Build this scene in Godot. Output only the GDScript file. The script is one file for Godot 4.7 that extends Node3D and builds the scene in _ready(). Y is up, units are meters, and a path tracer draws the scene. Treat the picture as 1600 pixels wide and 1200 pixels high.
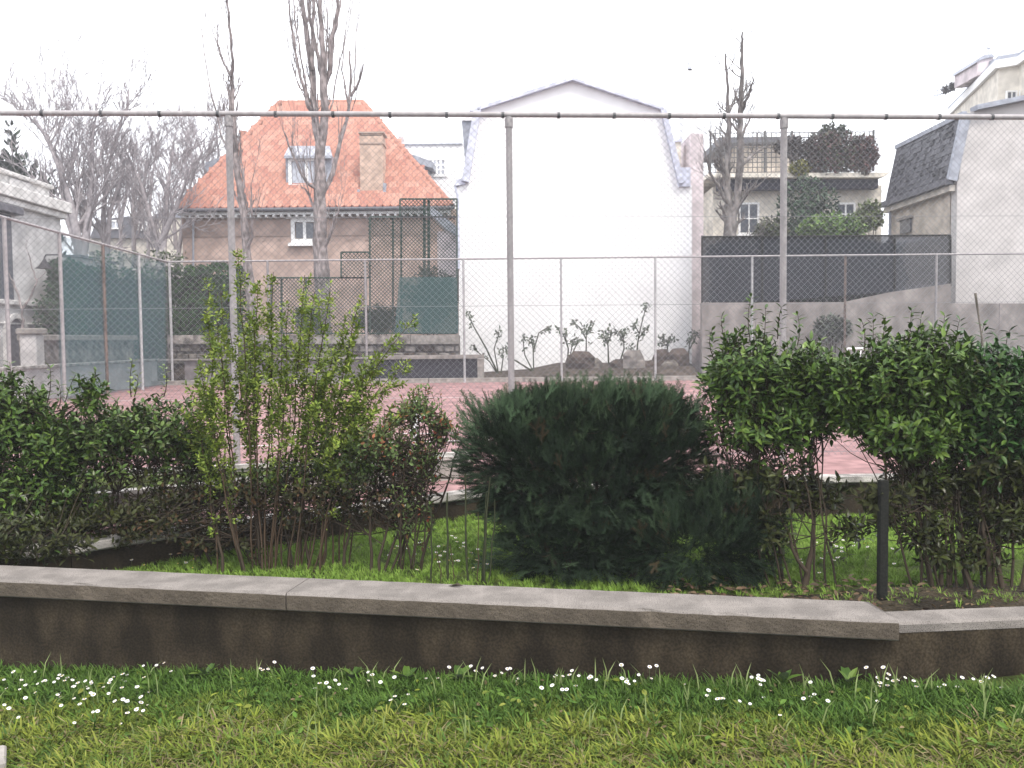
extends Node3D

# ------------------------------------------------------------------ constants
const F := 1400.0                 # focal length in pixels of a 1600 x 1200 picture
const EYE := Vector3(0, 1.36, 0)  # the tennis court is y = 0
var view := Basis()
var UP := Vector3.UP
var M := {}
var tex := {}
var leafmesh := {}


class MB:
	var v := PackedVector3Array()
	var n := PackedVector3Array()

	func tri(a: Vector3, b: Vector3, c: Vector3) -> void:
		var m := (a - c).cross(a - b).normalized()
		v.push_back(a); v.push_back(b); v.push_back(c)
		n.push_back(m); n.push_back(m); n.push_back(m)

	func quad(a: Vector3, b: Vector3, c: Vector3, d: Vector3, out := Vector3.ZERO) -> void:
		if out != Vector3.ZERO and (a - c).cross(a - b).dot(out) < 0.0:
			tri(a, d, c); tri(a, c, b)
		else:
			tri(a, b, c); tri(a, c, d)

	func loft(loops: Array, caps := true) -> void:
		for i in loops.size() - 1:
			var p: Array = loops[i]
			var q: Array = loops[i + 1]
			var mid := Vector3.ZERO
			for k in p.size():
				mid += p[k] + q[k]
			mid /= 2.0 * p.size()
			for k in p.size():
				var j := (k + 1) % p.size()
				quad(p[k], p[j], q[j], q[k], (p[k] + q[j]) / 2.0 - mid)
		if caps:
			var a: Array = loops[0]
			var z: Array = loops[-1]
			fan(a, a[0] - z[0])
			fan(z, z[0] - a[0])

	func fan(a: Array, out: Vector3) -> void:
		# any planar outline, convex or not
		var ax: Vector3 = Vector3.ZERO
		for k in a.size():
			ax += a[k].cross(a[(k + 1) % a.size()])
		ax = ax.normalized()
		var x: Vector3 = (a[1] - a[0]).normalized()
		var y := ax.cross(x)
		var flat := PackedVector2Array()
		for p in a:
			flat.push_back(Vector2((p - a[0]).dot(x), (p - a[0]).dot(y)))
		var t := Geometry2D.triangulate_polygon(flat)
		for i in range(0, t.size(), 3):
			var p: Vector3 = a[t[i]]
			var q: Vector3 = a[t[i + 1]]
			var r: Vector3 = a[t[i + 2]]
			if (p - r).cross(p - q).dot(out) < 0.0:
				tri(p, r, q)
			else:
				tri(p, q, r)

	func box(c: Vector3, s: Vector3, b := Basis()) -> void:
		var h := s / 2.0
		var lo := []
		var hi := []
		for k in [[-1, -1], [1, -1], [1, 1], [-1, 1]]:
			lo.append(c + b * Vector3(k[0] * h.x, -h.y, k[1] * h.z))
			hi.append(c + b * Vector3(k[0] * h.x, h.y, k[1] * h.z))
		loft([lo, hi])

	func bbox(c: Vector3, s: Vector3, e: float, b := Basis()) -> void:
		# a box with bevelled edges
		var h := s / 2.0
		var loops := []
		for w in [[-h.y, e], [-h.y + e, 0.0], [h.y - e, 0.0], [h.y, e]]:
			var l := []
			var i: float = w[1]
			for k in [[-1, -1, 1, 0], [1, -1, -1, 0], [1, -1, 0, 1], [1, 1, 0, -1], [1, 1, -1, 0], [-1, 1, 1, 0], [-1, 1, 0, -1], [-1, -1, 0, 1]]:
				l.append(c + b * Vector3(k[0] * (h.x - i) + k[2] * e, w[0], k[1] * (h.z - i) + k[3] * e))
			loops.append(l)
		loft(loops)

	func bar(a: Vector3, b: Vector3, w: float, t: float, side := Vector3.UP) -> void:
		# a straight bar of w (towards side) by t
		var d := (b - a).normalized()
		var s := (side - d * side.dot(d)).normalized() * w / 2.0
		var u := d.cross(s).normalized() * t / 2.0
		loft([[a - s - u, a + s - u, a + s + u, a - s + u], [b - s - u, b + s - u, b + s + u, b - s + u]])

	func tube(p: Array, r: Array, sides := 6, caps := false) -> void:
		var ring := []
		var nor := []
		var side := Vector3.ZERO
		for i in p.size():
			var a: Vector3 = p[maxi(i - 1, 0)]
			var b: Vector3 = p[mini(i + 1, p.size() - 1)]
			var d := (b - a).normalized()
			if side == Vector3.ZERO:
				side = d.cross(Vector3(0.31, 0.2, 0.93)).normalized()
			side = (side - d * side.dot(d)).normalized()
			var u := d.cross(side)
			var l := []
			var m := []
			for k in sides:
				var t := TAU * k / sides
				var o := side * cos(t) + u * sin(t)
				m.append(o)
				l.append(p[i] + o * r[i])
			ring.append(l)
			nor.append(m)
		for i in p.size() - 1:
			for k in sides:
				var j := (k + 1) % sides
				var a: Vector3 = ring[i][k]
				var b: Vector3 = ring[i][j]
				var c: Vector3 = ring[i + 1][j]
				var d: Vector3 = ring[i + 1][k]
				var flip: bool = (a - c).cross(a - b).dot(nor[i][k] + nor[i][j]) < 0.0
				if flip:
					v.append_array([a, d, c, a, c, b])
					n.append_array([nor[i][k], nor[i + 1][k], nor[i + 1][j], nor[i][k], nor[i + 1][j], nor[i][j]])
				else:
					v.append_array([a, b, c, a, c, d])
					n.append_array([nor[i][k], nor[i][j], nor[i + 1][j], nor[i][k], nor[i + 1][j], nor[i + 1][k]])
		if caps:
			fan(ring[0], p[0] - p[1])
			fan(ring[-1], p[-1] - p[-2])

	func wire(a: Vector3, b: Vector3, r: float) -> void:
		tube([a, b], [r, r], 3)

	func mesh(into: ArrayMesh = null) -> ArrayMesh:
		var am := into if into else ArrayMesh.new()
		if v.is_empty():
			return am
		var arr := []
		arr.resize(Mesh.ARRAY_MAX)
		arr[Mesh.ARRAY_VERTEX] = v
		arr[Mesh.ARRAY_NORMAL] = n
		am.add_surface_from_arrays(Mesh.PRIMITIVE_TRIANGLES, arr)
		return am


# ------------------------------------------------------------------ pixels to points (true depth in metres)
func ray(px: float, py: float) -> Vector3:
	return view * Vector3((px - 800.0) / F, (600.0 - py) / F, -1.0)

func at(px: float, py: float, deep: float) -> Vector3:
	var r := ray(px, py)
	return EYE + r * (deep / -r.z)

func gnd(px: float, py: float, h: float) -> Vector3:
	var r := ray(px, py)
	return EYE + r * ((h - EYE.y) / r.y)


# ------------------------------------------------------------------ naming
func tag(o: Node, label := "", category := "", group := "", kind := "") -> void:
	if label: o.set_meta("label", label)
	if category: o.set_meta("category", category)
	if group: o.set_meta("group", group)
	if kind: o.set_meta("kind", kind)

func numbered(called: String, parent: Node) -> String:
	if not parent.has_node(called):
		return called
	if not parent.has_meta("_n_" + called):
		parent.set_meta("_n_" + called, 0)
	var i: int = parent.get_meta("_n_" + called) + 1
	parent.set_meta("_n_" + called, i)
	return "%s_%03d" % [called, i]

func obj(called: String, mesh, m: Material, parent: Node = self, kind := "") -> MeshInstance3D:
	var o := MeshInstance3D.new()
	o.name = numbered(called, parent)
	o.mesh = mesh.mesh() if mesh is MB else mesh
	if m:
		o.material_override = m
	parent.add_child(o, true)
	if kind: o.set_meta("kind", kind)
	return o

func thing(called: String, label: String, category: String, where := Vector3.ZERO, group := "") -> Node3D:
	var o := Node3D.new()
	o.name = numbered(called, self)
	add_child(o, true)
	o.position = where
	tag(o, label, category, group)
	return o

func struct(called: String, mesh, m: Material, parent: Node = self) -> MeshInstance3D:
	var o := obj(called, mesh, m, parent)
	if parent == self:
		o.set_meta("kind", "structure")
	return o

func many(called: String, mesh: Mesh, m: Material, xf: Array, col: Array, parent: Node = self, kind := "stuff") -> MultiMeshInstance3D:
	var mm := MultiMesh.new()
	mm.transform_format = MultiMesh.TRANSFORM_3D
	mm.use_colors = col.size() > 0
	mm.mesh = mesh
	mm.instance_count = xf.size()
	for i in xf.size():
		mm.set_instance_transform(i, xf[i])
		if col.size():
			mm.set_instance_color(i, col[i])
	var o := MultiMeshInstance3D.new()
	o.name = numbered(called, parent)
	o.multimesh = mm
	if m: o.material_override = m
	parent.add_child(o, true)
	if kind: o.set_meta("kind", kind)
	return o


# ------------------------------------------------------------------ materials
func noise_tex(called: String, freq: float, octaves: int, lo: float, hi: float, a := 0.25, b := 0.75, size := 512, kind := FastNoiseLite.TYPE_SIMPLEX_SMOOTH) -> void:
	var f := FastNoiseLite.new()
	f.noise_type = kind
	f.seed = hash(called) % 10000
	f.frequency = freq
	f.fractal_octaves = octaves
	var t := NoiseTexture2D.new()
	t.width = size
	t.height = size
	t.seamless = true
	t.noise = f
	var g := Gradient.new()
	g.offsets = PackedFloat32Array([a, b])
	g.colors = PackedColorArray([Color(lo, lo, lo), Color(hi, hi, hi)])
	t.color_ramp = g
	tex[called] = t

func mat(called: String, c: Color, rough := 0.85, pattern := "", scale := Vector3.ONE, bump := 0.0, fine := "", fine_scale := 1.0) -> StandardMaterial3D:
	var m := StandardMaterial3D.new()
	m.resource_name = called
	m.albedo_color = c.linear_to_srgb()
	m.roughness = rough
	if rough > 0.75: m.metallic_specular = 0.28
	if pattern:
		m.albedo_texture = tex[pattern]
		m.uv1_triplanar = true
		m.uv1_world_triplanar = true
		m.uv1_scale = scale
		if bump:
			m.heightmap_enabled = true
			m.heightmap_texture = tex["height"]
			m.heightmap_scale = bump
	if fine:
		m.detail_enabled = true
		m.detail_albedo = tex[fine]
		m.detail_blend_mode = BaseMaterial3D.BLEND_MODE_MUL
		m.detail_uv_layer = BaseMaterial3D.DETAIL_UV_2
		m.uv2_triplanar = true
		m.uv2_world_triplanar = true
		m.uv2_scale = Vector3.ONE * fine_scale
	M[called] = m
	return m

func leaf_mat(called: String, rough: float, back: float, c := Color.WHITE, vertex := true) -> void:
	var m := StandardMaterial3D.new()
	m.resource_name = called
	m.albedo_color = c.linear_to_srgb()
	m.vertex_color_use_as_albedo = vertex
	m.roughness = rough
	m.metallic_specular = 0.36 if rough < 0.5 else 0.25
	if back > 0.0:
		m.backlight_enabled = true
		m.backlight = Color(back, back, back)
	M[called] = m

func make_materials() -> void:
	noise_tex("blotch", 0.006, 5, 0.62, 1.0)
	noise_tex("soft", 0.008, 4, 0.86, 1.0)
	noise_tex("faint", 0.008, 4, 0.95, 1.0)
	noise_tex("fine", 0.05, 4, 0.72, 1.0)
	noise_tex("streak", 0.012, 5, 0.5, 1.0, 0.3, 0.68)
	noise_tex("height", 0.04, 5, 0.0, 1.0, 0.0, 1.0)
	noise_tex("speck", 0.11, 2, 0.45, 1.0, 0.18, 0.38)
	mat("earth", Color(0.07, 0.055, 0.035), 0.95, "blotch", Vector3.ONE * 0.6, 3.0, "fine", 1.4)
	mat("soil", Color(0.16, 0.125, 0.1), 0.95, "blotch", Vector3.ONE * 0.8, 4.0, "fine", 1.7)
	mat("turf", Color(0.1, 0.14, 0.025), 0.95, "blotch", Vector3.ONE * 0.9, 1.0, "fine", 2.3)
	mat("court", Color(0.35, 0.205, 0.203), 0.9, "soft", Vector3.ONE * 0.23, 0.0, "soft", 0.7)
	mat("line", Color(0.75, 0.72, 0.7), 0.8, "soft", Vector3.ONE * 1.3)
	mat("coping", Color(0.235, 0.212, 0.195), 0.9, "soft", Vector3.ONE * 0.9, 0.4, "speck", 2.6)
	mat("coping_dark", Color(0.115, 0.095, 0.075), 0.92, "soft", Vector3(1.3, 1.5, 1.3), 0.4, "speck", 2.3)  # darker concrete for the front band than for the coping top
	mat("roof_felt", Color(0.1, 0.06, 0.045), 0.95)
	mat("old_concrete", Color(0.064, 0.049, 0.031), 0.92, "blotch", Vector3(0.9, 0.45, 0.9), 0.6, "fine", 2.2)
	mat("white_coping", Color(0.5, 0.47, 0.44), 0.9, "blotch", Vector3.ONE * 0.9, 0.4, "speck", 1.6)
	mat("kerb", Color(0.36, 0.33, 0.305), 0.92, "soft", Vector3.ONE * 0.7, 0.4, "soft", 1.2)
	mat("grey_panel", Color(0.27, 0.24, 0.245), 0.92, "soft", Vector3(0.5, 0.3, 0.5), 0.0, "soft", 0.6)
	mat("wall_concrete", Color(0.34, 0.305, 0.29), 0.92, "soft", Vector3(0.25, 0.14, 0.25), 0.4, "soft", 0.4)
	mat("stone", Color(0.3, 0.265, 0.23), 0.95, "blotch", Vector3.ONE * 0.9, 1.5, "soft", 1.3)
	mat("stone_b", Color(0.4, 0.36, 0.33), 0.95, "blotch", Vector3.ONE * 0.7, 1.5, "soft", 1.1)
	mat("stone_c", Color(0.17, 0.13, 0.11), 0.95, "blotch", Vector3.ONE * 0.8, 1.5, "fine", 1.2)
	mat("mortar", Color(0.22, 0.2, 0.18), 0.95, "blotch", Vector3.ONE * 0.9)
	mat("white_wall", Color(0.88, 0.87, 0.88), 0.9, "faint", Vector3.ONE * 0.1)
	mat("pink_wall", Color(0.68, 0.6, 0.62), 0.9, "soft", Vector3.ONE * 0.3)
	mat("plaster_right", Color(0.56, 0.53, 0.52), 0.9, "faint", Vector3(0.12, 0.2, 0.12), 0.0, "faint", 0.3)
	mat("plaster_warm", Color(0.58, 0.51, 0.44), 0.9, "soft", Vector3.ONE * 0.3)
	mat("cream", Color(0.74, 0.69, 0.61), 0.9, "soft", Vector3.ONE * 0.3)
	mat("cream_b", Color(0.62, 0.57, 0.51), 0.9, "soft", Vector3.ONE * 0.3)
	mat("tan_wall", Color(0.54, 0.4, 0.345), 0.92, "faint", Vector3(0.3, 0.3, 0.3), 0.0, "soft", 0.25)
	mat("tan_dark", Color(0.42, 0.325, 0.275), 0.92, "soft", Vector3(0.3, 0.3, 0.3))
	mat("left_facade", Color(0.62, 0.605, 0.6), 0.92, "faint", Vector3(0.3, 0.2, 0.3), 0.0, "soft", 0.3)
	mat("left_trim", Color(0.68, 0.665, 0.65), 0.92, "soft", Vector3(0.3, 0.3, 0.3))
	mat("chimney", Color(0.56, 0.41, 0.33), 0.9, "soft", Vector3.ONE * 0.5)
	mat("white_paint", Color(0.8, 0.8, 0.8), 0.55)
	mat("zinc", Color(0.34, 0.36, 0.42), 0.55, "soft", Vector3.ONE * 0.6)
	mat("zinc_pale", Color(0.6, 0.62, 0.74), 0.6, "soft", Vector3.ONE * 0.6)
	mat("zinc_dark", Color(0.12, 0.12, 0.14), 0.6, "soft", Vector3.ONE * 0.6)
	mat("slate", Color(0.085, 0.085, 0.105), 0.6, "soft", Vector3.ONE * 0.7, 0.0, "fine", 0.9)
	mat("slate_b", Color(0.11, 0.108, 0.13), 0.6, "soft", Vector3.ONE * 0.7, 0.0, "fine", 0.9)
	mat("awning", Color(0.05, 0.05, 0.07), 0.8, "soft", Vector3.ONE)
	mat("dark_brick", Color(0.05, 0.05, 0.065), 0.85, "soft", Vector3.ONE)
	mat("steel", Color(0.35, 0.325, 0.33), 0.5, "soft", Vector3(1.5, 0.6, 1.5))
	mat("steel_light", Color(0.46, 0.45, 0.46), 0.45, "soft", Vector3(1.5, 0.6, 1.5))
	mat("rust_steel", Color(0.2, 0.14, 0.115), 0.7, "blotch", Vector3(1.5, 0.8, 1.5))
	mat("wire", Color(0.2, 0.2, 0.215), 0.5)
	mat("green_wood", Color(0.03, 0.055, 0.045), 0.8)
	mat("grey_wood", Color(0.12, 0.12, 0.12), 0.85)
	mat("post_dark", Color(0.02, 0.021, 0.018), 0.8, "fine", Vector3.ONE * 2.0)
	mat("glass", Color(0.09, 0.1, 0.12), 0.08)
	mat("glass_pale", Color(0.42, 0.44, 0.5), 0.12)
	mat("bark", Color(0.37, 0.32, 0.315), 0.95, "blotch", Vector3(2.0, 0.7, 2.0), 1.0)
	mat("bark_pale", Color(0.28, 0.255, 0.245), 0.95, "blotch", Vector3(1.0, 0.5, 1.0))
	mat("bark_far", Color(0.4, 0.365, 0.38), 0.95, "soft", Vector3(1.0, 0.5, 1.0))
	mat("twig", Color(0.045, 0.034, 0.024), 0.9)
	mat("twig_red", Color(0.06, 0.04, 0.026), 0.9)
	mat("twig_green", Color(0.035, 0.04, 0.02), 0.8)
	mat("lamp", Color(0.05, 0.05, 0.055), 0.5)
	mat("petal", Color(0.6, 0.58, 0.59), 0.85)
	mat("yolk", Color(0.65, 0.45, 0.04), 0.7)
	mat("stalk", Color(0.09, 0.13, 0.04), 0.7)
	mat("dry_leaf", Color(0.05, 0.042, 0.03), 0.8)
	mat("terracotta", Color(0.5, 0.16, 0.08), 0.8)
	mat("tile_edge_shade", Color(0.2, 0.075, 0.055), 0.9)  # dark lip colour paints the shadow line between tile courses
	for k in 4:
		var c: Color = [Color(0.46, 0.225, 0.17), Color(0.5, 0.25, 0.19), Color(0.43, 0.2, 0.155), Color(0.53, 0.285, 0.22)][k]
		mat("tile%d" % k, c, 0.8, "soft", Vector3.ONE * 2.0)
	leaf_mat("leaf_gloss", 0.34, 0.22)
	leaf_mat("leaf_soft", 0.55, 0.5)
	leaf_mat("leaf_matt", 0.7, 0.25)
	leaf_mat("grass", 0.75, 0.4)
	for k in 5:
		leaf_mat("laurel%d" % k, 0.36 if k < 4 else 0.6, 0.22, [Color(0.066, 0.118, 0.02), Color(0.044, 0.086, 0.018), Color(0.105, 0.16, 0.03), Color(0.06, 0.105, 0.03), Color(0.032, 0.036, 0.01)][k], false)  # the last is darkened: shade under the crown put into its colour
	var net := StandardMaterial3D.new()
	net.albedo_color = Color(0.2, 0.43, 0.46, 0.45)
	net.transparency = BaseMaterial3D.TRANSPARENCY_ALPHA
	net.roughness = 0.9
	M["teal_net"] = net
	net = net.duplicate()
	net.albedo_color = Color(0.13, 0.15, 0.19, 0.66)
	M["black_net"] = net
	net = net.duplicate()
	net.albedo_color = Color(0.36, 0.38, 0.42, 0.55)
	M["grey_net"] = net
	net = net.duplicate()
	net.albedo_color = Color(0.18, 0.34, 0.34, 0.48)
	M["green_net"] = net


# ------------------------------------------------------------------ leaves
func leaf_shape(w: float, fold: float, curl: float, n := 4) -> ArrayMesh:
	var b := MB.new()
	var prev := []
	for i in n + 1:
		var t := float(i) / n
		var wide := w * pow(sin(PI * clampf(t * 0.96 + 0.02, 0, 1)), 0.8) * (1.08 - 0.35 * t)
		if i == 0 or i == n: wide = 0.0
		var y := -curl * t * t
		var row := [Vector3(t, y + fold * wide, -wide), Vector3(t, y, 0), Vector3(t, y + fold * wide, wide)]
		if i > 0:
			for k in 2:
				if i == 1:
					b.tri(prev[1], row[k], row[k + 1])
				elif i == n:
					b.tri(prev[k], row[1], prev[k + 1])
				else:
					b.quad(prev[k], row[k], row[k + 1], prev[k + 1], Vector3.UP)
		prev = row
	return b.mesh()

func spray_shape() -> ArrayMesh:
	# a flat yew spray: a twig with two rows of needles and side twigs
	var b := MB.new()
	var r := RandomNumberGenerator.new()
	r.seed = 5
	var twigs := [[Vector3.ZERO, Vector3(1, 0, 0), 1.0], [Vector3(0.25, 0, 0), Vector3(0.75, 0.05, 0.6).normalized(), 0.5], [Vector3(0.38, 0, 0), Vector3(0.75, 0.05, -0.6).normalized(), 0.45]]
	for t in twigs:
		var d: Vector3 = t[1]
		var s := d.cross(Vector3.UP).normalized()
		b.tube([t[0], t[0] + d * t[2]], [0.012, 0.005], 3)
		var n := int(19 * t[2])
		for i in n:
			for k in [-1, 1]:
				var p: Vector3 = t[0] + d * t[2] * (i + 0.5 + r.randf_range(-0.3, 0.3)) / n
				var e: Vector3 = (d * r.randf_range(0.5, 0.9) + s * k + Vector3.UP * r.randf_range(-0.15, 0.45)).normalized() * r.randf_range(0.11, 0.17)
				var w := d * 0.017
				b.quad(p - w, p + e * 0.6 - w * 0.7, p + e, p + w)
	return b.mesh()

func tuft_shape(n: int, wide: float, lean: float, sd: int) -> ArrayMesh:
	var b := MB.new()
	var r := RandomNumberGenerator.new()
	r.seed = sd
	for i in n:
		var a := r.randf() * TAU
		var out := Vector3(cos(a), 0, sin(a))
		var side := Vector3(-sin(a + 0.5), 0, cos(a + 0.5)) * wide * r.randf_range(0.6, 1.2)
		var p := out * r.randf() * 0.25 + Vector3(r.randf_range(-0.2, 0.2), 0, r.randf_range(-0.2, 0.2))
		var h := r.randf_range(0.55, 1.0)
		var l := lean * r.randf_range(0.3, 1.2)
		var q := p + Vector3.UP * h * 0.55 + out * l * 0.25
		var q2 := p + Vector3.UP * h * (0.9 if l < 0.8 else 0.72) + out * l * 0.7
		var t := p + Vector3.UP * h * (1.0 if l < 0.8 else 0.6) + out * l
		b.quad(p - side, q - side, q + side, p + side)
		b.quad(q - side, q2 - side * 0.65, q2 + side * 0.65, q + side)
		b.tri(q2 - side * 0.65, t, q2 + side * 0.65)
	return b.mesh()

func leaf_xf(p: Vector3, d: Vector3, up: Vector3, s: float) -> Transform3D:
	var x := d.normalized()
	var z := x.cross(up)
	if z.length() < 0.05:
		z = x.cross(Vector3(0.3, 0.1, 0.9))
	z = z.normalized()
	var y := z.cross(x)
	return Transform3D(Basis(x * s, y * s, z * s), p)

func rand_dir(r: RandomNumberGenerator) -> Vector3:
	var y := r.randf_range(-1, 1)
	var a := r.randf() * TAU
	return Vector3(cos(a) * sqrt(1 - y * y), y, sin(a) * sqrt(1 - y * y))

func tint(r: RandomNumberGenerator, pal: Array) -> Color:
	var a: Color = pal[r.randi() % pal.size()]
	var b: Color = pal[r.randi() % pal.size()]
	var c := a.lerp(b, r.randf() * 0.6)
	var g := r.randf_range(0.75, 1.25)
	return Color(c.r * g, c.g * g, c.b * g)


class Leaves:
	var xf := []
	var col := []


func rosette(L: Leaves, r: RandomNumberGenerator, p: Vector3, axis: Vector3, count: int, size: float, length: float, pal: Array, droop := 0.0) -> void:
	var side := axis.cross(Vector3(0.2, 0.3, 0.93)).normalized()
	var other := axis.cross(side)
	var a := r.randf() * TAU
	for k in count:
		var t := float(k) / count
		a += 2.4
		var o := side * cos(a) + other * sin(a)
		var open := lerpf(1.5, 0.5, t)
		var d := (axis * cos(open) + o * sin(open) + rand_dir(r) * 0.25 - UP * droop).normalized()
		L.xf.append(leaf_xf(p - axis * length * (1.0 - t) + o * 0.004, d, axis + UP * 0.5 + rand_dir(r) * 0.3, size * r.randf_range(0.65, 1.15)))
		L.col.append(tint(r, pal))

func plant_foliage(t: Node3D, L: Leaves, mesh: Mesh, m: Material, singles := 0, kinds: Array = []) -> void:
	# the leaves nearest the lens are pieces of their own, the rest one mass
	var order := range(L.xf.size())
	if singles > 0:
		order.sort_custom(func(a, b): return (L.xf[a].origin + t.position).distance_squared_to(EYE) < (L.xf[b].origin + t.position).distance_squared_to(EYE))
		for i in mini(singles, order.size()):
			var o := MeshInstance3D.new()
			o.name = "leaf" if i == 0 else "leaf_%03d" % i
			o.mesh = mesh
			o.transform = L.xf[order[i]]
			var g: float = L.col[order[i]].g
			o.material_override = M["laurel2"] if g > 0.135 else M["laurel0"] if g > 0.1 else M["laurel1"] if g > 0.062 else M["laurel4"]
			t.add_child(o)
		order = order.slice(mini(singles, order.size()))
	var xf := []
	var col := []
	for i in order:
		xf.append(L.xf[i])
		col.append(L.col[i])
	if xf.size():
		many("foliage", mesh, m, xf, col, t)

func bend(a: Vector3, b: Vector3, sag: Vector3, n := 5) -> Array:
	var out := []
	for i in n + 1:
		var t := float(i) / n
		out.append(a.lerp(b, t) + sag * 4.0 * t * (1.0 - t))
	return out

func taper(a: float, b: float, n := 5) -> Array:
	var out := []
	for i in n + 1:
		out.append(lerpf(a, b, float(i) / n))
	return out

# A leafy shrub: stems from its base into rounded masses (blobs: centre, radii, clumps), each clump a twig with its leaves.
func shrub(called: String, label: String, category: String, base: Vector3, blobs: Array, o: Dictionary, group := "") -> Node3D:
	var r := RandomNumberGenerator.new()
	r.seed = hash(label)
	var t := thing(called, label, category, base, group)
	var L := Leaves.new()
	var tw := MB.new()
	var hole := FastNoiseLite.new()
	hole.seed = r.randi() % 1000
	hole.frequency = o.get("hole_size", 4.5)
	var tips := []
	for s in o.get("stems", []):
		var a: Vector3 = s[0] - base
		var b: Vector3 = s[1] - base
		var m := MB.new()
		var pts := bend(a, b, Vector3(r.randf_range(-0.05, 0.05), 0, r.randf_range(-0.05, 0.05)), 7)
		for i in range(1, 7):
			pts[i] += rand_dir(r) * 0.012
		m.tube(pts, taper(s[2], s[2] * 0.35, 7), 6)
		obj("stem", m, M[o.get("bark", "twig")], t)
		for i in range(2, 8):
			tips.append(pts[i])
	for bl in blobs:
		var c: Vector3 = bl[0] - base
		var rad: Vector3 = bl[1]
		for k in bl[2]:
			var d := rand_dir(r)
			var p := c + d * rad * pow(r.randf(), o.get("shell", 0.42))
			var under: bool = p.y + base.y < o.get("low_y", -9.0) + r.randf_range(-0.1, 0.1)  # low leaves: browner old ones, with the canopy shade painted into their colour
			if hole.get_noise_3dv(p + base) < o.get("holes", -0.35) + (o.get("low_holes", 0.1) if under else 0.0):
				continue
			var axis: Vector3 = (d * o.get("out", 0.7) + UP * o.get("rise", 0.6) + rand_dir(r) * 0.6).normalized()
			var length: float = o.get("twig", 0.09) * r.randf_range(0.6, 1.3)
			rosette(L, r, p, axis, r.randi_range(o.get("few", 6), o.get("lots", 9)), o.size, length, o.shaded_low_pal if under else o.pal, o.get("droop", 0.0))
			var q: Vector3 = p - axis * length
			tw.tube([q, p], [0.0022, 0.001], 3)
			if tips.size() and r.randf() < o.get("links", 0.5):
				var near: Vector3 = tips[r.randi() % tips.size()]
				for i in 5:
					var w: Vector3 = tips[r.randi() % tips.size()]
					if w.distance_squared_to(q) + maxf(0, w.y - q.y) < near.distance_squared_to(q) + maxf(0, near.y - q.y): near = w
				tw.tube(bend(near, q, UP * -0.03 + rand_dir(r) * 0.03, 4), taper(0.005, 0.002, 4), 3)
	for s in o.get("shoots", []):
		# upright young shoots above the mass: foot, tip
		var a: Vector3 = s[0] - base
		var b: Vector3 = s[1] - base
		tw.tube(bend(a, b, rand_dir(r) * 0.02, 4), taper(0.004, 0.0015, 4), 4)
		var n := int((b - a).length() / o.get("step", 0.05)) + 1
		for k in n:
			rosette(L, r, a.lerp(b, (k + 1.0) / n), ((b - a).normalized() + rand_dir(r) * 0.15).normalized(), o.get("shoot_leaves", 4), o.size * r.randf_range(0.7, 1.05), 0.03, o.get("shoot_pal", o.pal))
	if tw.v.size():
		obj("twigs", tw, M[o.get("bark", "twig")], t, "stuff")
	plant_foliage(t, L, leafmesh[o.leaf], M[o.get("mat", "leaf_gloss")], o.get("singles", 0), o.get("kinds", []))
	return t

func grow(mb: MB, p: Vector3, d: Vector3, length: float, rad: float, lvl: int, P: Dictionary, r: RandomNumberGenerator) -> void:
	var n := 4
	var pts := [p]
	var rr := [rad]
	var dir := d
	for i in n:
		dir = (dir + rand_dir(r) * P.wob + UP * P.up).normalized()
		p += dir * length / n
		pts.append(p)
		rr.append(lerpf(rad, rad * P.tip, (i + 1.0) / n))
	mb.tube(pts, rr, 5 if rad > 0.03 else 3)
	if lvl <= 0:
		return
	for k in P.kids:
		var t: float = lerpf(P.from, 1.0, (k + r.randf()) / P.kids)
		var i := mini(int(t * n), n - 1)
		var q: Vector3 = pts[i].lerp(pts[i + 1], t * n - i)
		var dd: Vector3 = (pts[i + 1] - pts[i]).normalized()
		var out := dd.cross(rand_dir(r)).normalized()
		var a: float = P.spread * r.randf_range(0.6, 1.3)
		grow(mb, q, (dd * cos(a) + out * sin(a)).normalized(), length * P.len * r.randf_range(0.7, 1.2), maxf(rr[i] * P.thin, P.get("least", 0.004)), lvl - 1, P, r)

func chain_link(mb: MB, a: Vector3, b: Vector3, h: float, cell: float, rad: float) -> void:
	var length := a.distance_to(b)
	var u := (b - a) / length
	var c := -h
	while c < length:
		for k in 2:
			var x0 := c
			var x1 := c + h
			var y0 := 0.0
			var y1 := h
			if x0 < 0: y0 = -x0; x0 = 0
			if x1 > length: y1 = h - (x1 - length); x1 = length
			if x1 - x0 > 0.02:
				if k == 0: mb.wire(a + u * x0 + UP * y0, a + u * x1 + UP * y1, rad)
				else: mb.wire(a + u * x0 + UP * (h - y0), a + u * x1 + UP * (h - y1), rad)
		c += cell

func facing(px0: float, py0: float, px1: float, py1: float, deep: float) -> Array:
	# centre and size of an upright rectangle that far away
	return [at((px0 + px1) / 2, (py0 + py1) / 2, deep), Vector2(px1 - px0, py1 - py0) * deep / F]

func slab(mb: MB, px0: float, py0: float, px1: float, py1: float, deep: float, thick: float) -> void:
	# an upright box whose front stands that far away
	var f := facing(px0, py0, px1, py1, deep)
	mb.box(f[0] - Vector3(0, 0, thick / 2), Vector3(f[1].x, f[1].y, thick))

func slabs(px0: float, py0: float, px1: float, py1: float, deep: float, thick: float) -> MB:
	var b := MB.new()
	slab(b, px0, py0, px1, py1, deep, thick)
	return b

func shift(mb: MB, by: Vector3) -> MB:
	for i in mb.v.size():
		mb.v[i] += by
	return mb

func part(called: String, mb: MB, m: String, t: Node3D, kind := "") -> MeshInstance3D:
	return obj(called, shift(mb, -t.position), M[m], t, kind)

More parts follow.
